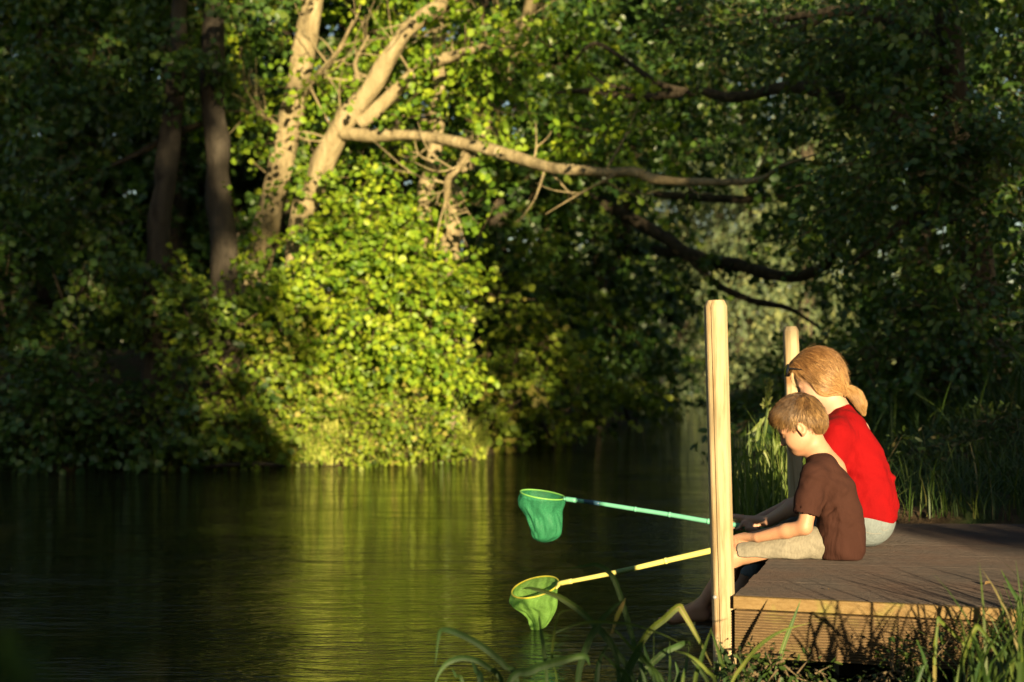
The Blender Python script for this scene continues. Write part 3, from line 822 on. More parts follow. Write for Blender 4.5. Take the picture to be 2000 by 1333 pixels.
def grooved(A, B, wvec, zt, th, w, ngr, depth, vertical=False):
    """a plank from A to B (outer edge), width w along wvec, its show face cut with fine grooves"""
    A, B, wvec = np.asarray(A, float), np.asarray(B, float), np.asarray(wvec, float)
    us = [(0.0, -0.002)]
    m = 0.004
    pitch = (w - 2 * m) / ngr
    prof = [(0.0, -th), (0.0, -0.003), (0.002, 0.0)]
    for k in range(ngr):
        a = m + pitch * k
        prof += [(a + pitch * 0.15, 0.0), (a + pitch * 0.32, -depth), (a + pitch * 0.68, -depth), (a + pitch * 0.85, 0.0)]
    prof += [(w - 0.002, 0.0), (w, -0.003), (w, -th)]
    return prof


def plank(name, A, B, wA, wB, nrm, th, ngr, depth, mat):
    """grooved plank: corners A,B on one long edge, width vectors wA,wB at both ends, face normal nrm"""
    A, B, wA, wB, nrm = [np.asarray(q, float) for q in (A, B, wA, wB, nrm)]
    w = np.linalg.norm(wA)
    prof = grooved(0 * A, 0 * A, A, 0, th, w, ngr, depth)
    m = len(prof)
    v = []
    for Q, W in ((A, wA), (B, wB)):
        for u, h in prof:
            v.append(Q + W * (u / w) + nrm * h)
    f4 = [[i, i + 1, m + i + 1, m + i] for i in range(m - 1)] + [[m - 1, 0, m, 2 * m - 1]]
    me = bpy.data.meshes.new(name)
    me.from_pydata([tuple(x) for x in v], [], f4 + [list(range(m))[::-1], list(range(m, 2 * m))])
    me.update()
    if ngr > 1:
        for k in range(ngr):
            me.polygons[3 + 4 * k + 1].material_index = 1
    import bmesh
    bm = bmesh.new()
    bm.from_mesh(me)
    bmesh.ops.recalc_face_normals(bm, faces=bm.faces[:])
    bm.to_mesh(me)
    bm.free()
    return link(name, me, [mat, M['groove']], jet)


NB = 14
fR0 = DK0 + DR0 * 5.2
fR1 = DK1 + np.array([5.2, -0.15])
UPV = np.array([0, 0, 1.0])
for i in range(NB):
    t0, t1 = i / NB, (i + 1) / NB
    gap = 0.0038 / 2.05
    jit = random.uniform(-0.004, 0.004)
    A0 = np.append(DK0 + (DK1 - DK0) * (t0 + gap), DZ + random.uniform(-0.0015, 0.0015))
    A1 = np.append(DK0 + (DK1 - DK0) * (t1 - gap), A0[2])
    B0 = np.append(fR0 + (fR1 - fR0) * (t0 + gap), A0[2])
    B1 = np.append(fR0 + (fR1 - fR0) * (t1 - gap), A0[2])
    sh = np.append(DR0 * jit, 0)
    plank('deck_board', A0 + sh, B0 + sh, A1 - A0, B1 - B0, UPV, 0.038, 13, 0.0022, M['deck'])
# front edge strip and grooved fascia (near side), end fascia (water side)
NRM0 = np.array([DR0[1], -DR0[0], 0.0])          # faces the camera


def edge_board(A2, dirv, length, ztop, hgt, th, ngr, depth, mat, out, nrm, name):
    A = np.array([*(A2 + out * nrm[:2]), ztop])
    B = A + np.append(dirv * length, 0)
    wv = np.array([0, 0, -hgt])
    plank(name, A, B, wv, wv, nrm, th, ngr, depth, mat)


M['edge'] = wood_mat('edge_strip', [(0.14, 0.08, 0.025), (0.20, 0.125, 0.043), (0.25, 0.165, 0.066), (0.13, 0.09, 0.025)], -DANG, green=0.8, rough=0.6)
edge_board(DK0 - DR0 * 0.004, DR0, 5.2, DZ - 0.0012, 0.038, 0.022, 1, 0.0004, M['edge'], 0.022, NRM0, 'edge_strip')
edge_board(DK0, DR0, 5.2, DZ - 0.044, 0.140, 0.026, 16, 0.0055, M['fascia'], 0.024, NRM0, 'fascia_board')
ENRM = np.array([-ENDV[1], ENDV[0], 0.0])
edge_board(DK0 + ENDV * 0.03, ENDV, 2.05, DZ - 0.044, 0.140, 0.026, 16, 0.0055, M['fascia'], 0.002, ENRM, 'fascia_board')
M['pile'] = wood_mat('wet_pile', [(0.03, 0.024, 0.015), (0.06, 0.045, 0.028), (0.09, 0.07, 0.04), (0.03, 0.035, 0.015)], 0, grain=(10, 10, 1), green=0.4)
for (s, e) in [(0.55, 0.12), (1.9, 0.12), (0.6, 1.9), (1.9, 1.9), (0.3, 0.5)]:
    c2 = DK0 + DR0 * s + ENDV * e
    v = np.array([*c2, 0])
    o = link('support_leg', box_mesh('support_leg', (c2[0] - .04, c2[1] - .04, -0.9), (c2[0] + .04, c2[1] + .04, DZ - 0.05), 0.004), M['pile'], jet)
for e in (0.35, 1.0, 1.65):
    A = np.array([*(DK0 + ENDV * e + DR0 * 0.06), DZ - 0.045])
    plank('joist', A, A + np.append(DR0 * 4.8, 0), np.array([0, 0, -0.12]), np.array([0, 0, -0.12]), NRM0, 0.05, 1, 0.0002, M['pile'])

# the pale posts: eight sided, slightly tapered, with a chamfered head and a drying crack
t = NT('peeled_post')
v = t.coord((9, 9, 0.8))
n1 = t.noise(v, 6, 6, 0.6, 0.4)
c = t.ramp(n1.outputs[0], [(0.3, (0.21, 0.14, 0.065)), (0.5, (0.35, 0.265, 0.15)), (0.8, (0.42, 0.33, 0.20))]).outputs[0]
kn = t.n('ShaderNodeTexVoronoi', {'Vector': t.coord((1.0, 1.0, 0.62)).outputs[0], 'Scale': 9.0})
kf = t.ramp(kn.outputs['Distance'], [(0.09, (1, 1, 1)), (0.2, (0, 0, 0))]).outputs[0]
c = t.mix(t.math('MULTIPLY', kf, 0.75), c, (0.20, 0.085, 0.025))
n2 = t.noise(t.coord(), 7, 4)
c = t.mix(t.ramp(n2.outputs[0], [(0.58, (0, 0, 0)), (0.8, (.45, .45, .45))]).outputs[0], c, (0.29, 0.19, 0.08))
n3 = t.noise(t.coord((12, 12, 0.9)), 30, 3, 0.7)
M['post'] = t.done(t.bsdf(Base_Color=c, Roughness=0.7, Specular_IOR_Level=0.25, Normal=t.bump(n3.outputs[0], 0.35, 0.003)))


def post(bot, top, r, crack_ang):
    bot, top = np.array(bot), np.array(top)
    ax = top - bot
    Lp = np.linalg.norm(ax)
    T = ax / Lp
    e1 = unit(np.cross(T, [0, 1, 0.0]))
    e2 = np.cross(T, e1)
    # section: an octagon with rounded arrises and a narrow V crack
    angs = []
    for k in range(8):
        a0 = 2 * math.pi * k / 8 + 0.22
        for q in (-0.30, -0.14, 0.14, 0.30):
            angs.append(a0 + q)
    angs = [a % (2 * math.pi) for a in angs]
    angs += [(crack_ang + q) % (2 * math.pi) for q in (-0.075, -0.03, 0.03, 0.075)]
    angs = sorted(angs)
    zs = list(np.linspace(0, Lp - 0.03, 34)) + [Lp - 0.020, Lp - 0.002, Lp]
    rs = [1.0] * 34 + [1.0, 0.78, 0.74]
    V = []
    for z, q in zip(zs, rs):
        tw = 0.12 * math.sin(z * 1.7 + 1.0)
        for a in angs:
            aa = a - 0.22
            k = round(aa / (math.pi / 4)) * (math.pi / 4)
            rr = r * 0.955 / math.cos(aa - k)
            rr = min(rr, r * 1.012)
            rr *= 1 + 0.012 * mnoise.noise(Vector((math.cos(a) * 2, math.sin(a) * 2, z * 5)))
            dc = abs((a - crack_ang + math.pi) % (2 * math.pi) - math.pi)
            if dc < 0.04:
                rr *= 0.45 if z < Lp - 0.01 else 0.9
            V.append(bot + T * z + rr * q * (math.cos(a + tw * 0.3) * e1 + math.sin(a + tw * 0.3) * e2))
    m = len(angs)
    j = np.arange(m)
    f = np.concatenate([np.stack([i * m + j, i * m + (j + 1) % m, (i + 1) * m + (j + 1) % m, (i + 1) * m + j], -1) for i in range(len(zs) - 1)])
    V.append(bot)
    V.append(top)
    n0 = len(V) - 2
    e = (len(zs) - 1) * m
    f3 = np.concatenate([np.stack([np.full(m, n0), (j + 1) % m, j], -1), np.stack([np.full(m, n0 + 1), e + j, e + (j + 1) % m], -1)])
    return link('post', mesh_np('post', np.array(V), [f, f3], smooth=False), M['post'], jet)


p1t = P(1397, 587, 4.36)
p1d = P(1414, 1225, 4.36)
p1b = p1d + (p1d - p1t) * (0.9 / (p1t[2] - p1d[2]))
post(p1b, p1t, 0.0352, 1.0)
p2t = P(1544, 638, 6.36)
p2d = P(1556, 1005, 6.36)
p2b = p2d + (p2d - p2t) * (0.9 / (p2t[2] - p2d[2]))
post(p2b, p2t, 0.0345, 4.2)
o = link('bolt', tube_mesh('bolt', [P(1398, 1167, 4.34), P(1396, 1167, 4.305)], [0.006, 0.006], 8, 1), flat_mat('steel_bolt', (0.25, 0.24, 0.23), 0.35, 0.8), jet)

# ------------------------------------------------------------------ figures: distance fields turned into one continuous surface
class Field:
    def __init__(s):
        s.p = []

    def cone(s, a, b, ra, rb, k=0.02, op='u'):
        s.p.append(('c', np.asarray(a, float), np.asarray(b, float), ra, rb, k, op))
        return s

    def chain(s, pts, rads, k=0.02, op='u'):
        for i in range(len(pts) - 1):
            s.cone(pts[i], pts[i + 1], rads[i], rads[i + 1], k, op)
        return s

    def ell(s, c, r, axes=None, k=0.02, op='u'):
        s.p.append(('e', np.asarray(c, float), np.asarray(r, float), np.eye(3) if axes is None else np.asarray(axes, float), None, k, op))
        return s

    def cut(s, n, pt, k=0.004):
        """keep the side of the plane that n points away from"""
        n = unit(n)
        s.p.append(('h', n, float(np.dot(n, pt)), None, None, k, 'i'))
        return s

    @staticmethod
    def dist(q, X):
        if q[0] == 'c':
            a, b, ra, rb = q[1:5]
            ab = b - a
            t_ = np.clip(((X - a) @ ab) / (ab @ ab + 1e-12), 0, 1)
            return np.linalg.norm(X - a - t_[..., None] * ab, axis=-1) - (ra + (rb - ra) * t_)
        if q[0] == 'e':
            l = (X - q[1]) @ q[3].T
            k0 = np.linalg.norm(l / q[2], axis=-1)
            k1 = np.linalg.norm(l / q[2] ** 2, axis=-1)
            return k0 * (k0 - 1.0) / (k1 + 1e-9)
        return X @ q[1] - q[2]

    @staticmethod
    def comb(d, e, k, op):
        if op == 'u':
            h = np.clip(0.5 + 0.5 * (e - d) / k, 0, 1)
            return e * (1 - h) + d * h - k * h * (1 - h)
        if op == 's':
            e = -e
        h = np.clip(0.5 - 0.5 * (e - d) / k, 0, 1)
        return e * (1 - h) + d * h + k * h * (1 - h)

    def at(s, X):
        d = np.full(X.shape[:-1], 0.3)
        for q in s.p:
            d = s.comb(d, s.dist(q, X), q[5], q[6])
        return d

    def grad(s, X, e=0.002):
        g = np.stack([s.at(X + np.eye(3)[i] * e) - s.at(X - np.eye(3)[i] * e) for i in range(3)], -1)
        return unit(g)

    def box(s, q):
        if q[0] == 'c':
            r = max(q[3], q[4])
            return np.minimum(q[1], q[2]) - r, np.maximum(q[1], q[2]) + r
        r = np.max(q[2])
        return q[1] - r, q[1] + r

    def mesh(s, name, h=0.005):
        us = [s.box(q) for q in s.p if q[6] == 'u']
        lo = np.min([b_[0] for b_ in us], 0) - 4 * h
        hi = np.max([b_[1] for b_ in us], 0) + 4 * h
        n = np.ceil((hi - lo) / h).astype(int) + 1
        D = np.full(n, 0.3, np.float32)
        ax = [lo[i] + h * np.arange(n[i]) for i in range(3)]
        for q in s.p:
            if q[0] == 'h':
                sl = (slice(None),) * 3
            else:
                bl, bh = s.box(q)
                m = q[5] + 3 * h
                i0 = np.maximum(0, np.floor((bl - m - lo) / h).astype(int))
                i1 = np.minimum(n, np.ceil((bh + m - lo) / h).astype(int) + 1)
                if np.any(i1 <= i0):
                    continue
                sl = tuple(slice(a, b_) for a, b_ in zip(i0, i1))
            G = np.stack(np.meshgrid(ax[0][sl[0]], ax[1][sl[1]], ax[2][sl[2]], indexing='ij'), -1)
            D[sl] = s.comb(D[sl], s.dist(q, G), q[5], q[6])
        # naive surface nets
        S = D < 0
        cs = [(i, j, k) for i in (0, 1) for j in (0, 1) for k in (0, 1)]
        cnt = sum(S[i:n[0] - 1 + i, j:n[1] - 1 + j, k:n[2] - 1 + k].astype(np.int8) for i, j, k in cs)
        act = np.argwhere((cnt > 0) & (cnt < 8))
        idx = np.full(n - 1, -1, np.int32)
        idx[tuple(act.T)] = np.arange(len(act))
        dv = {c_: D[act[:, 0] + c_[0], act[:, 1] + c_[1], act[:, 2] + c_[2]] for c_ in cs}
        acc = np.zeros((len(act), 3))
        num = np.zeros(len(act))
        for c_ in cs:
            for axn in range(3):
                if c_[axn] == 0:
                    c2 = tuple(1 if i == axn else c_[i] for i in range(3))
                    d0, d1 = dv[c_], dv[c2]
                    x = (d0 < 0) != (d1 < 0)
                    tt = np.where(x, d0 / np.where(x, d0 - d1, 1), 0)
                    p_ = np.tile(np.array(c_, float), (len(act), 1))
                    p_[:, axn] = tt
                    acc += p_ * x[:, None]
                    num += x
        V = lo + (act + acc / num[:, None]) * h
        F = []
        for axn in range(3):
            u_, w_ = (axn + 1) % 3, (axn + 2) % 3
            sl0 = [slice(None)] * 3
            sl1 = [slice(None)] * 3
            sl0[axn] = slice(0, n[axn] - 1)
            sl1[axn] = slice(1, n[axn])
            a, b_ = S[tuple(sl0)], S[tuple(sl1)]
            e = np.argwhere(a != b_)
            e = e[(e[:, u_] > 0) & (e[:, w_] > 0) & (e[:, u_] < n[u_] - 1) & (e[:, w_] < n[w_] - 1)]
            fl = a[tuple(e.T)]
            q = []
            for du, dw in ((1, 1), (0, 1), (0, 0), (1, 0)):
                c_ = e.copy()
                c_[:, u_] -= du
                c_[:, w_] -= dw
                q.append(idx[tuple(c_.T)])
            q = np.stack(q, -1)
            q[~fl] = q[~fl][:, ::-1]
            F.append(q)
        F = np.concatenate(F)
        F = F[(F >= 0).all(1)]
        # one round of smoothing takes the voxel steps away
        for _ in range(2):
            sm = np.zeros_like(V)
            c_ = np.zeros(len(V))
            for i in range(4):
                np.add.at(sm, F[:, i], V[F[:, (i + 1) % 4]] + V[F[:, (i + 3) % 4]])
                np.add.at(c_, F[:, i], 2)
            V = V * 0.5 + 0.5 * sm / np.maximum(c_, 1)[:, None]
        return mesh_np(name, V, F)


FACE = np.append(np.array([-DR0[0], -DR0[1]]), 0.0)     # the sitters look out over the end of the stage
LEFTV = np.array([-FACE[1], FACE[0], 0.0])              # their left side: towards the camera


def plane_point(O):
    def f(px, py, l=0.0):
        u_ = (px - 1000.0) / FPX
        b_ = np.array(O) + l * LEFTV[:2]
        s_ = (u_ * b_[1] - b_[0]) / (FACE[0] - u_ * FACE[1])
        x, y = b_ + s_ * FACE[:2]
        return np.array([x, y, CAMZ - (py - HOR) / FPX * y])
    return f


def head_frame(tilt):
    f = FACE * math.cos(tilt) + np.array([0, 0, -math.sin(tilt)])
    u_ = FACE * math.sin(tilt) + np.array([0, 0, math.cos(tilt)])
    return np.array([f, LEFTV, u_])


def head(F, C, H, s, neck, neck_r, fem=False):
    """cranium, face, nose, lips, lids, ears and neck around the skull centre C, axes H"""
    def q(f, l, u_):
        return C + s * (f * H[0] + l * H[1] + u_ * H[2])
    F.ell(q(0, 0, 0.012), s * np.array([0.094, 0.074, 0.088]), H, 0.02)
    F.ell(q(0.040, 0, -0.045), s * np.array([0.050, 0.056, 0.075]), H, 0.03)
    F.ell(q(0.056, 0, -0.100), s * np.array([0.030, 0.034, 0.026]), H, 0.03)
    for e in (1, -1):
        F.ell(q(0.030, e * 0.045, -0.070), s * np.array([0.040, 0.018, 0.034]), H, 0.025)
        F.ell(q(0.058, e * 0.034, -0.055), s * np.array([0.028, 0.024, 0.026]), H, 0.02)
        F.ell(q(0.094, e * 0.033, -0.026), s * np.array([0.016, 0.017, 0.012]), H, 0.012, 's')
        F.ell(q(0.077, e * 0.031, -0.029), s * np.array([0.013, 0.014, 0.012]), H, 0.004)
        F.cone(q(0.086, e * 0.012, -0.008), q(0.078, e * 0.046, -0.008), 0.007 * s, 0.006 * s, 0.012)
        # ear: outer shell, hollow, lobe
        E = np.array([unit(H[0] + 0.5 * e * H[1]), unit(e * H[1] - 0.5 * H[0] * e * e), H[2]])
        F.ell(q(-0.004, e * 0.080, -0.028), s * np.array([0.020, 0.009, 0.031]), E, 0.004)
        F.ell(q(0.001, e * 0.089, -0.025), s * np.array([0.011, 0.007, 0.019]), E, 0.003, 's')
        F.ell(q(0.005, e * 0.077, -0.054), s * np.array([0.009, 0.006, 0.010]), E, 0.004)
    F.cone(q(0.086, 0, -0.018), q(0.104, 0, -0.052), 0.007 * s, 0.0105 * s, 0.012)
    for e in (1, -1):
        F.ell(q(0.094, e * 0.010, -0.056), s * np.array([0.009, 0.007, 0.007]), H, 0.006)
    F.ell(q(0.086, 0, -0.078), s * np.array([0.009, 0.021, 0.006]), H, 0.006)
    F.ell(q(0.084, 0, -0.088), s * np.array([0.009, 0.018, 0.006]), H, 0.006)
    F.cone(q(-0.022, 0, -0.055), neck, neck_r * 1.0, neck_r * 1.12, 0.03)
    return q


def grip_hand(F, wrist, rod_p, rod_d, s=1.0, flip=1):
    """a hand closed round a rod: palm, four curled fingers, thumb on the other side"""
    r = unit(rod_d)
    w = wrist - rod_p
    e1 = unit(w - r * np.dot(w, r) + np.array([0, 0, 0.35]) * s)
    e1 = unit(e1 - r * np.dot(e1, r))
    e2 = np.cross(r, e1) * flip
    Rr = 0.008 + 0.0085 * s
    for i in range(4):
        o_ = (i - 1.5) * 0.0165 * s
        fr = (0.0082, 0.0086, 0.0083, 0.0072)[i] * s
        cut_ = (0.9, 1.0, 0.97, 0.82)[i]
        kn = rod_p + r * o_ + e1 * (Rr + 0.012 * s) * 1.15 - e2 * 0.004
        pts = [kn]
        for th in (35, 95, 150 * cut_, 205 * cut_):
            a_ = R(th)
            pts.append(rod_p + r * o_ * 0.97 + Rr * (math.cos(a_) * e1 + math.sin(a_) * e2))
        F.chain(pts, [fr * 1.12, fr * 1.05, fr, fr * 0.95, fr * 0.8], 0.003)
        F.cone(wrist, kn, 0.0135 * s, 0.0105 * s, 0.010)
    th0 = wrist * 0.55 + rod_p * 0.45 - r * 0.026 * s - e2 * 0.010
    F.chain([wrist, th0, rod_p - r * 0.030 * s + Rr * (math.cos(R(-55)) * e1 + math.sin(R(-55)) * e2), rod_p - r * 0.018 * s + Rr * (math.cos(R(-125)) * e1 + math.sin(R(-125)) * e2)],
            [0.013 * s, 0.0115 * s, 0.0098 * s, 0.008 * s], 0.006)


def strands(name, roots, step_dir, fld, parent, mat, nseg, seg, rad, lift=0.0, hug=0.0015, tint=None, jitter=0.25, settle=True):
    """hair: thin tapered stems that run over the surface of a field"""
    n = len(roots)
    p_ = roots.copy()
    pts = [p_]
    wob = RNG.normal(size=(n, 3)) * jitter
    for i in range(nseg):
        d = unit(step_dir(p_, i) + wob)
        g = fld.grad(p_)
        d = unit(d - g * np.sum(d * g, 1, keepdims=True))
        p_ = p_ + d * seg[:, None]
        if settle:
            g = fld.grad(p_)
            ds = fld.at(p_)
            tgt = hug + lift * ((i + 1) / nseg) ** 2 * RNG.uniform(0.5, 1.0, n)
            p_ = p_ - g * (ds - tgt)[:, None]
        pts.append(p_)
    pts = np.stack(pts, 1)
    T = unit(np.gradient(pts, axis=1))
    g = np.stack([fld.grad(pts[:, i]) for i in range(pts.shape[1])], 1)
    b_ = unit(np.cross(T, g))
    g = np.cross(b_, T)
    rr = np.linspace(1, 0.25, pts.shape[1])[None, :, None] * np.asarray(rad).reshape(-1, 1, 1)
    rings = [pts + rr * b_, pts - rr * 0.6 * b_ + rr * 0.7 * g, pts - rr * 0.6 * b_ - rr * 0.7 * g]
    V = np.stack(rings, 2)
    m = pts.shape[1]
    base = (np.arange(n)[:, None, None] * m + np.arange(m - 1)[None, :, None]) * 3
    j = np.arange(3)[None, None, :]
    f = np.stack([base + j, base + (j + 1) % 3, base + 3 + (j + 1) % 3, base + 3 + j], -1).reshape(-1, 4)
    if tint is None:
        tint = RNG.uniform(0, 1, n)
    return link(name, mesh_np(name, V.reshape(-1, 3), f, True, None, np.repeat(tint, m * 3)), mat, parent)


def clump(X, f, amp, mean, sd):
    c_ = np.array([mnoise.noise(Vector(p_) * f) for p_ in X])
    return np.clip(mean + amp * c_ + RNG.normal(0, sd, len(X)), 0, 1)


def surf_pts(fld, n, lo, hi, keep):
    """points on the surface of a field"""
    out = []
    tot = 0
    while tot < n:
        X = RNG.uniform(lo, hi, (n * 6, 3))
        for _ in range(4):
            X = X - fld.grad(X) * fld.at(X)[:, None]
        X = X[(np.abs(fld.at(X)) < 0.002)]
        X = X[keep(X)]
        out.append(X)
        tot += len(X)
        if len(X) == 0:
            break
    return np.vstack(out)[:n]


def hair_mat(name, c0, c1, c2):
    t = NT(name)
    a = t.n('ShaderNodeAttribute', attribute_name='tint')
    c = t.ramp(a.outputs['Fac'], [(0, c0), (0.55, c1), (1, c2)]).outputs[0]
    return t.done(t.bsdf(Base_Color=c, Roughness=0.42, Specular_IOR_Level=0.5))


def skin_mat(name, col, red):
    t = NT(name)
    n1 = t.noise(t.coord(), 18, 4)
    n2 = t.noise(t.coord(), 160, 3)
    c = t.mix(t.ramp(n1.outputs[0], [(0.4, (0, 0, 0)), (0.75, (0.55, 0.55, 0.55))]).outputs[0], col, red)
    return t.done(t.bsdf(Base_Color=c, Roughness=0.52, Specular_IOR_Level=0.35, Subsurface_Weight=0.05, Subsurface_Radius=(0.012, 0.005, 0.003), Subsurface_Scale=0.5, Normal=t.bump(n2.outputs[0], 0.12, 0.002)))


def cloth_mat(name, col, col2, weave=900, fold=0.6, fscale=9.0, heather=0.0):
    t = NT(name)
    n1 = t.noise(t.coord((1, 1, 0.6)), fscale, 3, 0.5, 0.8)
    n2 = t.noise(t.coord(), weave, 2)
    n3 = t.noise(t.coord((1, 1, 0.35)), 140, 4, 0.7)
    c = t.mix(n1.outputs[0], col, col2)
    if heather:
        c = t.mix(t.ramp(n3.outputs[0], [(0.4, (0, 0, 0)), (0.62, (heather, heather, heather))]).outputs[0], c, tuple(x * 0.45 for x in col))
    nm = t.bump(n2.outputs[0], 0.25, 0.001)
    nm = t.bump(n1.outputs[0], fold, 0.02, nm)
    return t.done(t.bsdf(Base_Color=c, Roughness=0.9, Specular_IOR_Level=0.12, Normal=nm))


M['skin_child'] = skin_mat('child_skin', (0.37, 0.20, 0.115), (0.37, 0.15, 0.08))
M['skin_woman'] = skin_mat('woman_skin', (0.41, 0.245, 0.165), (0.40, 0.19, 0.125))
M['brown_tee'] = cloth_mat('brown_jersey', (0.029, 0.0112, 0.0078), (0.042, 0.0162, 0.011), fold=1.0)
M['red_tee'] = cloth_mat('red_jersey', (0.15, 0.0012, 0.002), (0.21, 0.0016, 0.0026), fold=1.0)
M['shorts'] = cloth_mat('heather_jersey', (0.19, 0.17, 0.13), (0.23, 0.205, 0.155), fold=0.6, heather=0.35)
M['denim'] = cloth_mat('pale_denim', (0.14, 0.165, 0.175), (0.19, 0.215, 0.215), fold=0.6, heather=0.3, weave=600)
M['hair_boy'] = hair_mat('light_brown_hair', (0.036, 0.016, 0.005), (0.155, 0.08, 0.026), (0.34, 0.205, 0.078))
M['hair_woman'] = hair_mat('strawberry_hair', (0.085, 0.035, 0.010), (0.29, 0.15, 0.048), (0.54, 0.34, 0.14))
M['black'] = flat_mat('black_plastic', (0.012, 0.011, 0.011), 0.2, 0.6)
M['brow'] = flat_mat('dark_lash', (0.06, 0.03, 0.015), 0.7, 0.2)


def lash(name, pts, rad, parent, mat):
    return link(name, tube_mesh(name, pts, rad, 6, 4), mat, parent)


def wrinkle(me, f):
    """move the vertices of a garment by f(point) along their normals"""
    n = len(me.vertices)
    co = np.empty(n * 3, np.float32)
    no = np.empty(n * 3, np.float32)
    me.vertices.foreach_get('co', co)
    me.vertex_normals.foreach_get('vector', no)
    co = co.reshape(-1, 3)
    no = no.reshape(-1, 3)
    co = co + no * f(co)[:, None]
    me.vertices.foreach_set('co', co.astype(np.float32).ravel())
    me.update()


def creases(lines, X):
    """sum of soft creases: (a, b, width, amount)"""
    d = np.zeros(len(X))
    for a, b_, w, amt in lines:
        a, b_ = np.asarray(a), np.asarray(b_)
        ab = b_ - a
        t_ = np.clip(((X - a) @ ab) / (ab @ ab), 0, 1)
        q = np.linalg.norm(X - a - t_[:, None] * ab, axis=1)
        d += amt * np.exp(-(q / w) ** 2) * np.clip(4 * t_ * (1 - t_) + 0.25, 0, 1)
    return d


# ---------------------------------------------------------------- the boy
B = plane_point((1.17, 5.2))
boy = empty('person', tuple(np.append(B(1640, 1095)[:2], DZ)), 'child in brown T-shirt and grey shorts sitting on the stage end', 'person', 'people fishing from the landing stage')
HB = head_frame(R(27))
CB = B(1562, 824)
rodY = [B(1478, 1054, 0.055), B(1446, 1063, 0.06), B(1390, 1075.5, 0.055), B(1300, 1096, 0.045), B(1200, 1119, 0.035), B(1094, 1140, 0.02)]
rdir = unit(rodY[2] - rodY[0])
fb = Field()
qb = head(fb, CB, HB, 0.885, B(1602, 893), 0.036)
fb.chain([B(1602, 893), B(1618, 920), B(1632, 965), B(1640, 1010), B(1636, 1045)], [0.045, 0.056, 0.062, 0.062, 0.062], 0.03)
for e in (1, -1):
    fb.cone(B(1608, 912), B(1592, 927, e * 0.115), 0.04, 0.034, 0.03)
    el = B(1571, 1030, e * 0.155)
    wr = B(1480, 1050, 0.105) if e > 0 else B(1455, 1052, 0.012)
    fb.chain([B(1592, 927, e * 0.118), B(1582, 980, e * 0.145), el], [0.034, 0.031, 0.0275], 0.015)
    mid = el * 0.62 + wr * 0.38
    fb.chain([el, mid, wr], [0.0275, 0.0262, 0.018], 0.012)
    if e > 0:
        grip_hand(fb, wr, B(1449, 1062.2, 0.06), rdir, 0.80, -1)
    else:
        grip_hand(fb, wr, B(1418, 1069.2, 0.057), rdir, 0.80, 1)
    # legs: hip, knee, calf, ankle, foot
    kn = B(1430, 1088, 0.075) if e > 0 else B(1438, 1089, -0.065)
    an = B(1368, 1186, 0.07) if e > 0 else B(1378, 1176, -0.06)
    hip = B(1636, 1052, e * 0.06)
    fb.chain([hip, hip * 0.5 + kn * 0.5, kn], [0.048, 0.043, 0.034], 0.02)
    calf = kn * 0.64 + an * 0.36 + 0.012 * FACE * -1
    fb.chain([kn, calf, an], [0.035, 0.036, 0.0225], 0.02)
    heel = an + np.array([0, 0, -0.030]) - FACE * 0.012
    ball = an + FACE * 0.105 + np.array([0, 0, -0.052])
    fb.chain([an, heel], [0.0225, 0.022], 0.015)
    fb.chain([an, ball], [0.024, 0.018], 0.02)
    fb.chain([heel, ball], [0.021, 0.017], 0.015)
    for i in range(5):
        l = (i - 2) * 0.0115 * (-e)
        tp = ball + FACE * (0.042 - 0.006 * i) + LEFTV * l * 1.15 + np.array([0, 0, 0.004])
        fb.cone(ball + LEFTV * l * 0.9 + FACE * 0.01, tp, 0.0095, 0.0085 if i == 0 else 0.0068, 0.004)
link('body', fb.mesh('body', 0.0042), M['skin_child'], boy)

ft = Field()          # T-shirt
for e in (1, -1):
    ft.chain([B(1609, 921, e * 0.045), B(1630, 962, e * 0.055), B(1641, 1010, e * 0.055), B(1643, 1050, e * 0.055), B(1644, 1076, e * 0.058)], [0.056, 0.070, 0.073, 0.077, 0.080], 0.04)
    ft.chain([B(1603, 918, e * 0.06), B(1591, 928, e * 0.118)], [0.05, 0.047], 0.04)
    ft.chain([B(1591, 930, e * 0.120), B(1580, 972, e * 0.142), B(1574, 1002, e * 0.154)], [0.047, 0.048, 0.049], 0.018)
ft.chain([B(1606, 912), B(1601, 900)], [0.05, 0.046], 0.03)
sl_n = unit(B(1571, 1030, 0.155) - B(1590, 935, 0.12))
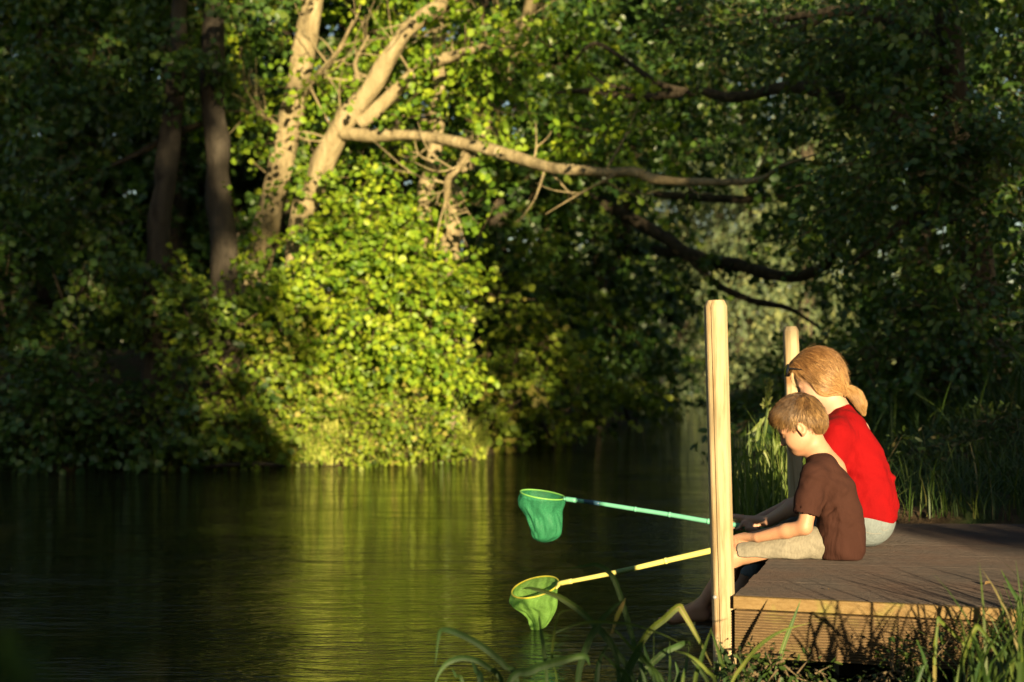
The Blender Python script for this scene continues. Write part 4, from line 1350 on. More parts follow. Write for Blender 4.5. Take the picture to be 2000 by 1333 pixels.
# neck opening and hollow sleeve mouths
ft.cone(B(1602, 893), B(1588, 868), 0.040, 0.046, 0.006, 's')
for e in (1, -1):
    a_ = B(1574, 1000, e * 0.154)
    ax_ = unit(B(1571, 1030, e * 0.155) - B(1582, 975, e * 0.142))
    ft.cone(a_ + ax_ * 0.062, a_ + ax_ * 0.12, 0.070, 0.070, 0.003, 's')
    ft.cone(a_ - ax_ * 0.03, a_ + ax_ * 0.1, 0.040, 0.042, 0.003, 's')
ft.cut(np.array([0, 0, -1.0]), np.array([0, 0, DZ + 0.003]), 0.008)
ft.cut(unit(FACE * 0.80 + np.array([0, 0, -0.62])), B(1572, 1052), 0.006)
me = ft.mesh('shirt', 0.0045)
near = 0.15
cl = [(B(1596, 1018, .13), B(1640, 985, .14), 0.006, -0.006), (B(1590, 1010, .13), B(1660, 950, .12), 0.010, 0.004), (B(1604, 930, .13), B(1598, 990, .16), 0.006, -0.007), (B(1597, 955, .15), B(1612, 1010, .14), 0.007, -0.005),
      (B(1606, 1045, .12), B(1660, 1035, .13), 0.007, -0.004), (B(1610, 1062, .12), B(1665, 1020, .13), 0.008, 0.004), (B(1620, 1050, .12), B(1650, 1080, .12), 0.007, 0.003),
      (B(1570, 945, .17), B(1590, 990, .19), 0.008, 0.003), (B(1620, 935, .1), B(1668, 1000, .1), 0.010, -0.003), (B(1565, 960, .17), B(1562, 995, .19), 0.006, -0.003)]
wrinkle(me, lambda X: 2.1 * creases(cl, X) + 0.0022 * np.sin(X[:, 0] * 60 + X[:, 2] * 85 + 2 * np.sin(X[:, 2] * 40)) * np.sin(X[:, 2] * 37 + X[:, 1] * 25))
link('t_shirt', me, M['brown_tee'], boy)

fs = Field()          # shorts
for e in (1, -1):
    kn = B(1445, 1086, 0.075) if e > 0 else B(1453, 1087, -0.065)
    hip = B(1636, 1056, e * 0.056)
    fs.chain([hip, hip * 0.5 + kn * 0.5, kn], [0.064, 0.062, 0.046], 0.03)
    ax_ = unit(kn - hip)
    fs.cone(kn + ax_ * 0.072, kn + ax_ * 0.14, 0.08, 0.08, 0.003, 's')
    fs.cone(kn - ax_ * 0.01, kn + ax_ * 0.06, 0.037, 0.040, 0.003, 's')
fs.cut(np.array([0, 0, -1.0]), np.array([0, 0, DZ + 0.001]), 0.006)
me = fs.mesh('shorts', 0.0045)
cs_ = [(B(1490, 1070, .13), B(1560, 1085, .13), 0.007, -0.003), (B(1470, 1090, .13), B(1500, 1100, .12), 0.006, 0.004), (B(1480, 1082, .13), B(1520, 1100, .12), 0.006, -0.004), (B(1560, 1050, .13), B(1600, 1090, .13), 0.007, 0.004)]
wrinkle(me, lambda X: creases(cs_, X) + 0.0015 * np.sin(X[:, 0] * 70 + 3 * np.sin(X[:, 2] * 50)))
link('shorts', me, M['shorts'], boy)

# hair of the boy
fh = Field()
fh.ell(qb(-0.004, 0, 0.020), 0.885 * np.array([0.104, 0.084, 0.096]), HB, 0.02)
fh.ell(qb(-0.055, 0, -0.030), 0.885 * np.array([0.046, 0.062, 0.050]), HB, 0.03)
fh.ell(qb(0.060, 0, 0.055), 0.885 * np.array([0.046, 0.060, 0.036]), HB, 0.02)


def loc_b(X):
    return ((X - CB) @ HB.T) / 0.885


def scalp_b(X):
    l = loc_b(X)
    line = np.where(l[:, 0] > 0.03, 0.012 + (l[:, 0] - 0.03) * 0.65, np.where(l[:, 0] > -0.02, 0.004 + 0.16 * (l[:, 0] - 0.0), -0.002 + (l[:, 0] + 0.02) * 1.35))
    return l[:, 2] > line + 0.004 * np.sin(l[:, 0] * 300 + l[:, 1] * 200)


fh2 = Field()
fh2.p = [(*q_[:2], q_[2] * 0.965, *q_[3:]) for q_ in fh.p]
# cap under the strands, cut along the hairline
fh2.p = list(fh2.p)
fh2.cut(HB[0] * 0.62 * 1.0 - HB[2] * 0.78, qb(0.062, 0, 0.024), 0.006)
fh2.cut(HB[0] * 0.70 - HB[2] * 0.72, qb(-0.020, 0, -0.002), 0.01)
me = fh2.mesh('hair_cap', 0.004)
cap_t = NT('hair_cap_boy')
cap_n = cap_t.noise(cap_t.coord(), 90, 3)
M['cap_boy'] = cap_t.done(cap_t.bsdf(Base_Color=cap_t.mix(cap_n.outputs[0], (0.07, 0.036, 0.015), (0.2, 0.11, 0.045)), Roughness=0.6))
cap = link('hair', me, M['cap_boy'], boy)
lo, hi = CB - 0.14, CB + 0.14
rt = surf_pts(fh, 5200, lo, hi, scalp_b)
whorl = qb(-0.070, 0.02, 0.075)


def dir_b(X, i):
    l = loc_b(X)
    away = unit(X - whorl)
    dn = -HB[2] * 0.9
    fr = HB[0] * np.clip(l[:, :1] * 9 + 0.35, 0, 1.3)
    return away * 0.9 + dn * np.clip(1.0 - l[:, 2:] * 9, 0.15, 1.3) + fr + LEFTV * 0.25


strands('hair_strands', rt, dir_b, fh, cap, M['hair_boy'], 5, RNG.uniform(0.005, 0.0095, len(rt)), RNG.uniform(0.0008, 0.0015, len(rt)), lift=0.006, jitter=0.36, tint=np.clip(clump(rt, 75, 0.7, 0.62, 0.18) - 0.45 * np.clip((loc_b(rt)[:, 2] - 0.035) / 0.06, 0, 1), 0, 1))
rl = surf_pts(fh, 420, lo, hi, scalp_b)
strands('hair_locks', rl, dir_b, fh, cap, M['hair_boy'], 5, RNG.uniform(0.006, 0.010, len(rl)), RNG.uniform(0.0014, 0.0028, len(rl)), lift=0.009, hug=0.001, jitter=0.42, tint=np.clip(clump(rl, 75, 0.8, 0.58, 0.2) - 0.45 * np.clip((loc_b(rl)[:, 2] - 0.035) / 0.06, 0, 1), 0, 1))
lash('eyebrow', [qb(0.088, 0.016, -0.006), qb(0.086, 0.032, -0.001), qb(0.074, 0.050, -0.007)], [0.0018, 0.0022, 0.001], boy, M['brow'])
lash('eyelashes', [qb(0.093, 0.022, -0.031), qb(0.094, 0.032, -0.033), qb(0.086, 0.045, -0.032)], [0.0009, 0.0013, 0.0008], boy, M['brow'])

# ---------------------------------------------------------------- the woman
W = plane_point((1.39, 5.6))
wom = empty('person', tuple(np.append(W(1690, 1060)[:2], DZ)), 'person in red shirt with ginger ponytail, sunglasses on head, behind child', 'person', 'people fishing from the landing stage')
HW = head_frame(R(24))
CW = W(1598, 735)
rodG = [W(1500, 1035, 0.06), W(1470, 1030, 0.06), W(1440, 1026.5, 0.055), W(1385, 1019, 0.05), W(1310, 1006, 0.035), W(1240, 995, 0.02), W(1165, 983, 0.005), W(1104, 975, -0.01)]
gdir = unit(rodG[3] - rodG[1])
fw = Field()
qw = head(fw, CW, HW, 0.985, W(1634, 812), 0.047, True)
fw.chain([W(1634, 812), W(1652, 850), W(1676, 910), W(1690, 965), W(1688, 1005)], [0.055, 0.085, 0.09, 0.085, 0.09], 0.04)
for e in (1, -1):
    fw.cone(W(1640, 835), W(1634, 852, e * 0.155), 0.05, 0.044, 0.04)
    el = W(1580, 975, e * 0.20)
    wr = W(1502, 1017, 0.10) if e > 0 else W(1478, 1018, 0.0)
    fw.chain([W(1634, 852, e * 0.158), W(1612, 915, e * 0.185), el], [0.044, 0.040, 0.034], 0.02)
    fw.chain([el, el * 0.62 + wr * 0.38, wr], [0.034, 0.033, 0.023], 0.015)
    if e > 0:
        grip_hand(fw, wr, W(1470, 1030, 0.06), gdir, 0.95, -1)
    else:
        grip_hand(fw, wr, W(1438, 1026, 0.055), gdir, 0.95, 1)
    kn = W(1480, 1068, e * 0.085)
    an = W(1428, 1178, e * 0.08)
    fw.chain([kn, kn * 0.6 + an * 0.4, an], [0.042, 0.045, 0.030], 0.02)
    heel = an + np.array([0, 0, -0.035]) - FACE * 0.015
    ball = an + FACE * 0.12 + np.array([0, 0, -0.06])
    fw.chain([an, heel], [0.03, 0.028], 0.015)
    fw.chain([an, ball], [0.03, 0.024], 0.02)
    fw.chain([heel, ball], [0.027, 0.022], 0.015)
    for i in range(5):
        l = (i - 2) * 0.015 * (-e)
        fw.cone(ball + LEFTV * l * 0.9, ball + FACE * (0.06 - 0.007 * i) + LEFTV * l * 1.15, 0.012, 0.0085, 0.004)
link('body', fw.mesh('body', 0.005), M['skin_woman'], wom)

fr_ = Field()         # red shirt
for e in (1, -1):
    fr_.chain([W(1650, 850, e * 0.06), W(1673, 900, e * 0.065), W(1689, 955, e * 0.065), W(1691, 992, e * 0.075), W(1692, 1006, e * 0.085)], [0.085, 0.098, 0.104, 0.108, 0.105], 0.05)
    fr_.chain([W(1648, 845, e * 0.08), W(1636, 852, e * 0.155)], [0.075, 0.066], 0.05)
    fr_.chain([W(1636, 854, e * 0.158), W(1614, 912, e * 0.185), W(1600, 945, e * 0.195)], [0.066, 0.062, 0.060], 0.025)
    ax_ = unit(W(1580, 975, e * 0.20) - W(1612, 915, e * 0.185))
    a_ = W(1600, 942, e * 0.195)
    fr_.cone(a_ + ax_ * 0.078, a_ + ax_ * 0.16, 0.085, 0.085, 0.003, 's')
    fr_.cone(a_ - ax_ * 0.03, a_ + ax_ * 0.1, 0.050, 0.053, 0.003, 's')
fr_.chain([W(1650, 838), W(1641, 812)], [0.075, 0.058], 0.04)
fr_.cone(W(1634, 810), W(1612, 772), 0.053, 0.064, 0.006, 's')
fr_.ell(W(1742, 934, 0.06), (0.014, 0.03, 0.012), None, 0.012)
fr_.ell(W(1741, 990, 0.05), (0.022, 0.05, 0.028), None, 0.02)
fr_.cut(unit(np.array([0, 0, -1.0]) + FACE * 0.05), W(1700, 1027, 0.1), 0.006)
me = fr_.mesh('shirt', 0.005)
cw = [(W(1660, 870, .15), W(1650, 960, .16), 0.012, -0.005), (W(1660, 900, .15), W(1710, 1000, .15), 0.012, 0.006), (W(1690, 880, .1), W(1735, 985, .1), 0.010, -0.005), (W(1690, 950, .15), W(1742, 950, .08), 0.009, -0.007),
      (W(1690, 985, .15), W(1745, 965, .08), 0.009, 0.006), (W(1700, 1005, .15), W(1745, 1000, .08), 0.008, -0.006), (W(1680, 1015, .15), W(1735, 1020, .1), 0.007, 0.005), (W(1640, 840, .1), W(1690, 850, .1), 0.012, -0.003),
      (W(1665, 935, .16), W(1690, 1015, .16), 0.008, -0.005)]
wrinkle(me, lambda X: 2.4 * creases(cw, X) + 0.0028 * np.sin(X[:, 0] * 50 + X[:, 2] * 70 + 2 * np.sin(X[:, 2] * 30)) * np.sin(X[:, 2] * 31 + X[:, 1] * 20))
link('shirt', me, M['red_tee'], wom)

fj = Field()          # jeans
for e in (1, -1):
    hip = W(1692, 1012, e * 0.085)
    kn = W(1482, 1066, e * 0.085)
    fj.chain([W(1692, 985, e * 0.07), hip], [0.098, 0.102], 0.04)
    fj.chain([hip, hip * 0.5 + kn * 0.5, kn], [0.102, 0.080, 0.052], 0.04)
    lo_ = W(1458, 1120, e * 0.085)
    fj.cone(kn, lo_, 0.052, 0.050, 0.02)
    ax_ = unit(lo_ - kn)
    fj.cone(lo_ + ax_ * 0.07, lo_ + ax_ * 0.14, 0.08, 0.08, 0.004, 's')
fj.cut(np.array([0, 0, -1.0]), np.array([0, 0, DZ + 0.001]), 0.02)
fj.p = [q_ for q_ in fj.p if q_[0] != 'h']
me = fj.mesh('jeans', 0.006)
# the seat is pressed flat on the boards
n_ = len(me.vertices)
co = np.empty(n_ * 3, np.float32)
me.vertices.foreach_get('co', co)
co = co.reshape(-1, 3)
edge_x = DK0[0] + (co[:, 1] - DK0[1]) * (DK1[0] - DK0[0]) / (DK1[1] - DK0[1])
on = (co[:, 0] > edge_x) & (co[:, 2] < DZ + 0.0015)
co[on, 2] = DZ + 0.0015
me.vertices.foreach_set('co', co.ravel())
me.update()
jeans = link('jeans', me, M['denim'], wom)
M['seam'] = flat_mat('seam_thread', (0.22, 0.15, 0.10), 0.8, 0.1)


def on_field(fld, p_, off):
    X = np.array([p_], float)
    for _ in range(8):
        X = X - fld.grad(X) * (fld.at(X) - off)[:, None]
    return X[0]


M['seam'] = flat_mat('denim_seam', (0.20, 0.19, 0.17), 0.8, 0.1)
for pts in ([(1717, 1026), (1721, 1034), (1731, 1037), (1742, 1036)], [(1682, 1027), (1694, 1033), (1706, 1037), (1720, 1040)]):
    lash('pocket_seam', [on_field(fj, W(x, y, 0.16), 0.0004) for x, y in pts], [0.0011] * len(pts), jeans, M['seam'])

# hair of the woman: drawn back over the ears into a low ponytail
tie = qw(-0.070, 0.012, -0.098)
fhw = Field()
fhw.ell(qw(-0.004, 0, 0.024), 0.985 * np.array([0.107, 0.087, 0.094]), HW, 0.02)
fhw.ell(qw(-0.038, 0, -0.022), 0.985 * np.array([0.068, 0.080, 0.064]), HW, 0.03)
fhw.ell(qw(-0.034, 0, -0.062), 0.985 * np.array([0.052, 0.066, 0.046]), HW, 0.03)
fhw.ell(qw(0.058, 0, 0.068), 0.985 * np.array([0.04, 0.056, 0.028]), HW, 0.02)
for e_ in (1, -1):
    fhw.ell(qw(-0.006, e_ * 0.058, -0.030), 0.985 * np.array([0.040, 0.032, 0.056]), HW, 0.02)
fhw.cone(qw(-0.055, 0.006, -0.075), tie, 0.034, 0.018, 0.03)


def loc_w(X):
    return ((X - CW) @ HW.T) / 0.985


capw = Field()
capw.p = [(*q_[:2], q_[2] * 0.965, *q_[3:]) if q_[0] == 'e' else q_ for q_ in fhw.p]
for l_ in (-0.085, -0.045, 0.0, 0.045, 0.085):
    capw.chain([qw(0.124, l_, 0.030), qw(0.098, l_, -0.030), qw(0.090, l_, -0.15)], [0.060] * 3, 0.006, 's')
t = NT('hair_cap_woman')
n_ = t.noise(t.coord(), 80, 3)
M['cap_woman'] = t.done(t.bsdf(Base_Color=t.mix(n_.outputs[0], (0.12, 0.05, 0.016), (0.34, 0.165, 0.055)), Roughness=0.55))
capo = link('hair', capw.mesh('hair_cap', 0.0045), M['cap_woman'], wom)


def scalp_w(X):
    l = loc_w(X)
    return (l[:, 0] < 0.030 + 0.66 * np.maximum(0, l[:, 2]) + 0.004 * np.sin(l[:, 2] * 190)) & (l[:, 2] > -0.10)


rt = surf_pts(fhw, 5200, CW - 0.16, CW + 0.16, scalp_w)


def dir_w(X, i):
    l = loc_w(X)
    to = unit(tie - X)
    dn = (-HW[2] * 0.8 - HW[0] * 0.35) * np.clip(l[:, :1] * 8 + 0.5, 0, 1) * np.clip(l[:, 2:] * 14 + 1.0, 0.15, 1)
    return to + dn * 0.9


strands('hair_strands', rt, dir_w, fhw, capo, M['hair_woman'], 7, RNG.uniform(0.010, 0.016, len(rt)), RNG.uniform(0.0006, 0.0012, len(rt)), lift=0.003, jitter=0.2, tint=np.clip(clump(rt, 60, 0.7, 0.62, 0.16) - 0.5 * np.clip((loc_w(rt)[:, 2] - 0.045) / 0.06, 0, 1), 0, 1))
rl = surf_pts(fhw, 420, CW - 0.16, CW + 0.16, scalp_w)
strands('hair_locks', rl, dir_w, fhw, capo, M['hair_woman'], 8, RNG.uniform(0.010, 0.016, len(rl)), RNG.uniform(0.0014, 0.003, len(rl)), lift=0.005, hug=0.001, jitter=0.22, tint=np.clip(clump(rl, 50, 0.8, 0.6, 0.2) - 0.5 * np.clip((loc_w(rl)[:, 2] - 0.045) / 0.06, 0, 1), 0, 1))
# flyaway hairs
rt2 = surf_pts(fhw, 260, CW - 0.16, CW + 0.16, lambda X: loc_w(X)[:, 2] > -0.01)
strands('flyaway_hair', rt2, lambda X, i: dir_w(X, i) + rand_unit(len(X)) * 0.2, fhw, capo, M['hair_woman'], 8, RNG.uniform(0.008, 0.016, len(rt2)), np.full(len(rt2), 0.0004), lift=0.016, jitter=0.5)
# ponytail
pt = [tie, W(1660, 765, 0.014), W(1672, 774, 0.016), W(1681, 789, 0.016), W(1687, 808, 0.012)]
fpt = Field().chain(pt, [0.013, 0.017, 0.020, 0.016, 0.004], 0.02)
tail = link('ponytail', fpt.mesh('ponytail', 0.004), M['cap_woman'], wom)
rt3 = surf_pts(fpt, 1500, np.min(pt, 0) - 0.05, np.max(pt, 0) + 0.05, lambda X: np.linalg.norm(X - tie, axis=1) < 0.075)
PT = np.array(pt)


def dir_t(X, i):
    k = np.argmin(np.linalg.norm(X[:, None] - PT[None], axis=2), 1)
    return unit(PT[np.minimum(k + 1, len(PT) - 1)] - PT[np.minimum(k, len(PT) - 2)])


strands('hair_strands', rt3, dir_t, fpt, tail, M['hair_woman'], 8, RNG.uniform(0.007, 0.013, len(rt3)), RNG.uniform(0.0006, 0.0011, len(rt3)), lift=0.006, jitter=0.22, tint=np.clip(RNG.normal(0.72, 0.24, len(rt3)), 0, 1))
ax_ = unit(np.array(pt[1]) - tie)
e1 = unit(np.cross(ax_, [0, 0, 1]))
e2 = np.cross(ax_, e1)
ring = [tie + 0.024 * (math.cos(a) * e1 + math.sin(a) * e2) for a in np.linspace(0, 2 * math.pi, 14)]
link('hair_band', tube_mesh('hair_band', ring, [0.004] * 14, 6, 2), M['black'], tail)
lash('eyebrow', [qw(0.090, 0.016, -0.006), qw(0.088, 0.034, 0.0), qw(0.074, 0.052, -0.007)], [0.0014, 0.0018, 0.0008], wom, flat_mat('fair_brow', (0.25, 0.12, 0.05), 0.7, 0.2))
lash('eyelashes', [qw(0.094, 0.022, -0.032), qw(0.096, 0.033, -0.035), qw(0.087, 0.047, -0.034)], [0.0010, 0.0016, 0.0009], wom, M['brow'])

# sunglasses pushed up on her hair
sg = empty('sunglasses', tuple(qw(0.10, 0, 0.085)), 'black sunglasses pushed up on the ginger hair', 'sunglasses')
for e in (1, -1):
    c_ = qw(0.101, e * 0.036, 0.070)
    fl = Field().ell(c_, (0.008, 0.034, 0.027), np.array([unit(HW[0] * 0.75 + HW[2] * 0.55 + e * 0.25 * LEFTV), unit(LEFTV - 0.2 * e * HW[0]), unit(HW[2] * 0.75 - HW[0] * 0.55)]), 0.004)
    link('lens', fl.mesh('lens', 0.003), M['black'], sg)
    link('temple_arm', tube_mesh('temple_arm', [qw(0.090, e * 0.062, 0.074), qw(0.06, e * 0.074, 0.058), qw(0.0, e * 0.080, 0.020), qw(-0.03, e * 0.080, 0.0)], [0.0042, 0.003, 0.002, 0.002], 6, 4), M['black'], sg)
link('bridge', tube_mesh('bridge', [qw(0.106, 0.014, 0.080), qw(0.110, 0, 0.082), qw(0.106, -0.014, 0.080)], [0.003] * 3, 6, 4), M['black'], sg)

# ------------------------------------------------------------------ the fishing nets
def rod_mat(name, col, rough=0.45):
    t = NT(name)
    n = t.noise(t.coord(), 35, 3)
    c = t.mix(n.outputs[0], tuple(x * 0.8 for x in col), tuple(min(1, x * 1.12) for x in col))
    return t.done(t.bsdf(Base_Color=c, Roughness=rough, Specular_IOR_Level=0.4))


def mesh_cloth(name, col, hole):
    t = NT(name)
    v = t.coord()
    n = t.noise(v, 24, 4)
    n2 = t.noise(v, 700, 1)
    c = t.mix(n.outputs[0], tuple(x * 0.75 for x in col), tuple(min(1, x * 1.25) for x in col))
    n4 = t.noise(t.coord((1, 1, 0.5)), 30, 4, 0.65, 1.2)
    nm = t.bump(n4.outputs[0], 0.4, 0.012, t.bump(n2.outputs[0], 0.4, 0.001))
    d = t.bsdf(Base_Color=c, Roughness=0.6, Specular_IOR_Level=0.4, Normal=nm)
    tr = t.n('ShaderNodeBsdfTranslucent', {'Color': c})
    mx = t.n('ShaderNodeMixShader', {0: 0.45, 1: d.outputs[0], 2: tr.outputs[0]})
    tp = t.n('ShaderNodeBsdfTransparent', {'Color': (1, 1, 1, 1)})
    fac = t.ramp(n2.outputs[0], [(0.5 - 0.06, (hole, hole, hole)), (0.5 + 0.06, (hole * 0.35,) * 3)]).outputs[0]
    m2 = t.n('ShaderNodeMixShader', {0: fac, 1: mx.outputs[0], 2: tp.outputs[0]})
    return t.done(m2)


def fishing_net(label, rod, rr, hoop_c, hoop_ax, hoop_r, tail, bag_prof, mats, band, nodes):
    """rod: points hand to hoop; hoop: ellipse with axes a (along rod) and b; bag_prof: (depth, squeeze a, squeeze b, shift along a, shift b)"""
    root = empty('fishing_net', tuple(rod[0]), label, 'fishing net', 'pond dipping nets')
    m_rod, m_band, m_hoop, m_bag = mats
    pts = catmull(rod, 8)
    seglen = np.concatenate([[0], np.cumsum(np.linalg.norm(np.diff(pts, axis=0), axis=1))])
    tot = seglen[-1]

    def atl(s_):
        return np.array([np.interp(s_, seglen, pts[:, i]) for i in range(3)])
    fr_s = 0.0
    cuts = [0.0, band[0] * tot, band[1] * tot, tot]
    for k in range(3):
        ss = np.linspace(cuts[k], cuts[k + 1], 9 if k != 1 else 3)
        rad = [rr[0] + (rr[1] - rr[0]) * x / tot for x in ss]
        h_ = link('handle' if k != 1 else 'tape_band', tube_mesh('rod', [atl(x) for x in ss], [q * (1.06 if k == 1 else 1.0) for q in rad], 12, 3), m_band if k == 1 else m_rod, root)
    for nd in nodes:
        x = nd * tot
        r_ = rr[0] + (rr[1] - rr[0]) * nd
        link('joint_ring', tube_mesh('joint_ring', [atl(x - 0.006), atl(x), atl(x + 0.006)], [r_ * 1.02, r_ * 1.22, r_ * 1.02], 12, 3), m_rod, root)
    a_, b_ = hoop_ax
    th = np.linspace(0, 2 * math.pi, 49)
    hp = [hoop_c + hoop_r[0] * math.cos(x) * a_ + hoop_r[1] * math.sin(x) * b_ for x in th]
    link('hoop', tube_mesh('hoop', hp, [0.0032] * len(hp), 8, 1), m_hoop, root)
    link('socket', tube_mesh('socket', [rod[-1] - unit(rod[-1] - rod[-2]) * 0.05, rod[-1], rod[-1] * 0.5 + tail * 0.5, tail], [rr[1] * 1.25, rr[1] * 1.15, rr[1] * 0.8, 0.004], 10, 4), m_rod, root)
    # bag
    nrm = np.array([0, 0, -1.0])
    V = []
    na = 96
    prof = catmull(np.array(bag_prof, float), 7)
    for i, (dep, sa, sb, sh, shb) in enumerate(prof):
        q = i / (len(prof) - 1)
        for j in range(na):
            x = 2 * math.pi * j / na
            fold = 1 + min(1, q * 1.6) * (0.30 * mnoise.noise(Vector((2.2 * math.cos(x) + hoop_c[0] * 9, 2.2 * math.sin(x), dep * 9))) + 0.16 * mnoise.noise(Vector((5.5 * math.cos(x), 5.5 * math.sin(x), dep * 22 + hoop_c[2]))))
            V.append(hoop_c + a_ * (hoop_r[0] * sa * fold * math.cos(x) + sh) + b_ * (hoop_r[1] * sb * fold * math.sin(x) + shb) + nrm * dep)
    m = len(prof)
    j = np.arange(na)
    f = np.concatenate([np.stack([i * na + j, i * na + (j + 1) % na, (i + 1) * na + (j + 1) % na, (i + 1) * na + j], -1) for i in range(m - 1)])
    V.append(np.mean(V[-na:], 0) + nrm * 0.004)
    f3 = np.stack([np.full(na, len(V) - 1), (m - 1) * na + j, (m - 1) * na + (j + 1) % na], -1)
    link('net_bag', mesh_np('net_bag', np.array(V), [f, f3]), m_bag, root)
    return root


M['rod_y'] = rod_mat('yellow_rod', (0.546, 0.504, 0.14))
M['rod_y_band'] = rod_mat('green_band', (0.14, 0.224, 0.07))
M['hoop_y'] = rod_mat('yellow_hoop', (0.49, 0.434, 0.042))
M['bag_y'] = mesh_cloth('lime_mesh', (0.26, 0.52, 0.10), 0.5)
M['rod_g'] = rod_mat('teal_rod', (0.112, 0.35, 0.238))
M['rod_g_band'] = rod_mat('navy_band', (0.02, 0.06, 0.10))
M['hoop_g'] = rod_mat('green_hoop', (0.175, 0.42, 0.084))
M['bag_g'] = mesh_cloth('green_mesh', (0.045, 0.30, 0.135), 0.48)

hc = B(1045, 1147, 0.02)
sY = hc[1] / FPX
aY = unit(B(1094, 1140, 0.02) - B(1000, 1153, 0.02))
bY = unit(np.cross(aY, unit(np.array([0.0, -0.32, 1.0]))))
fishing_net('lime green net on a yellow rod held by the child', rodY, (0.0125, 0.0082), hc, (aY, bY), (47 * sY, 47 * sY), B(1086, 1150, 0.06),
            [(0.0, 1, 1, 0, 0), (0.010, 1.01, 1.0, 0, 0), (0.04, 0.98, 0.9, -0.006, 0), (0.072, 0.80, 0.7, 0.016, 0), (0.105, 0.60, 0.55, 0.024, 0), (0.135, 0.46, 0.42, 0.020, 0), (0.155, 0.32, 0.3, 0.016, 0), (0.166, 0.14, 0.14, 0.012, 0)],
            (M['rod_y'], M['rod_y_band'], M['hoop_y'], M['bag_y']), (0.61, 0.70), (0.45,))
hg = W(1060, 966.5, -0.01)
sG = hg[1] / FPX
aG = unit(W(1104, 975, -0.01) - W(1017, 958, -0.01))
bG = unit(np.cross(aG, unit(np.array([0.0, -0.05, 1.0]))))
fishing_net('dark green net on a teal rod, the farther of the two nets', rodG, (0.0105, 0.0085), hg, (aG, bG), (44 * sG, 44 * sG), W(1102, 975.5, 0.01),
            [(0.0, 1, 1, 0, 0), (0.010, 1.0, 1.0, 0, 0), (0.05, 0.97, 0.9, -0.008, 0), (0.09, 0.82, 0.75, 0.004, 0), (0.135, 0.74, 0.65, 0.010, 0), (0.165, 0.62, 0.55, 0.006, 0), (0.185, 0.42, 0.4, 0.0, 0), (0.198, 0.16, 0.16, -0.002, 0)],
            (M['rod_g'], M['rod_g_band'], M['hoop_g'], M['bag_g']), (0.82, 0.9), (0.28, 0.47, 0.64))

# ------------------------------------------------------------------ plants in front
def blade(pts, w, root, tint, yaw=0.0, name='blade'):
    """one strap leaf: a folded ribbon along pts (world), widest in the middle, pointed"""
    c = catmull(pts, 8)
    n = len(c)
    T = unit(np.gradient(c, axis=0))
    view = np.array([math.sin(yaw), math.cos(yaw), 0.25])
    S = unit(np.cross(T, view))
    N = np.cross(S, T)
    u_ = np.linspace(0, 1, n)
    ww = w * np.clip(np.minimum(0.55 + 1.2 * u_, 1.0), 0, 1) * np.clip((1 - u_) / 0.38, 0.03, 1) ** 0.75
    V = np.stack([c - S * ww[:, None] * 0.5, c - S * ww[:, None] * 0.22 + N * ww[:, None] * 0.08, c + N * ww[:, None] * 0.17, c + S * ww[:, None] * 0.22 + N * ww[:, None] * 0.08, c + S * ww[:, None] * 0.5], 1).reshape(-1, 3)
    i = np.arange(n - 1)[:, None] * 5
    j = np.arange(4)[None]
    f = np.stack([i + j, i + j + 1, i + j + 6, i + j + 5], -1).reshape(-1, 4)
    at = tint + 0.09 * np.sin(u_ * 9 + tint * 40) + 0.35 * np.clip((u_ - 0.9) * 10, 0, 1) * (tint * 7 % 1)
    at = np.clip(at[:, None] + np.array([0.05, -0.08, 0.14, -0.06, 0.04])[None], 0, 1).ravel()
    return link(name, mesh_np(name, V, f, True, None, at), M['iris'], root)


def iris(label, d, base_px, specs, group='iris clumps on the near shore'):
    b0 = P(base_px, 1400, d)
    g = max(0.0, float(ground_z([b0[:2]])[0]))
    root = empty('iris_clump', (b0[0], b0[1], g), label, 'water plant', group)
    for pts, wpx, tint, *rest in specs:
        dd = d + (rest[0] if rest else random.uniform(-0.12, 0.12))
        ps = ppath(pts, dd, dd + random.uniform(-0.08, 0.08))
        if pts[0][1] > 1300:      # root the blade in the shore
            q = ps[0].copy()
            q[2] = max(-0.05, float(ground_z([q[:2]])[0]) - 0.03)
            if q[2] < ps[0][2] - 0.02:
                q[0] += (ps[0][0] - ps[1][0]) * 0.6
                ps = [q] + ps
        blade(ps, wpx / FPX * dd * 0.75, root, tint, random.uniform(-0.5, 0.5))
    return root


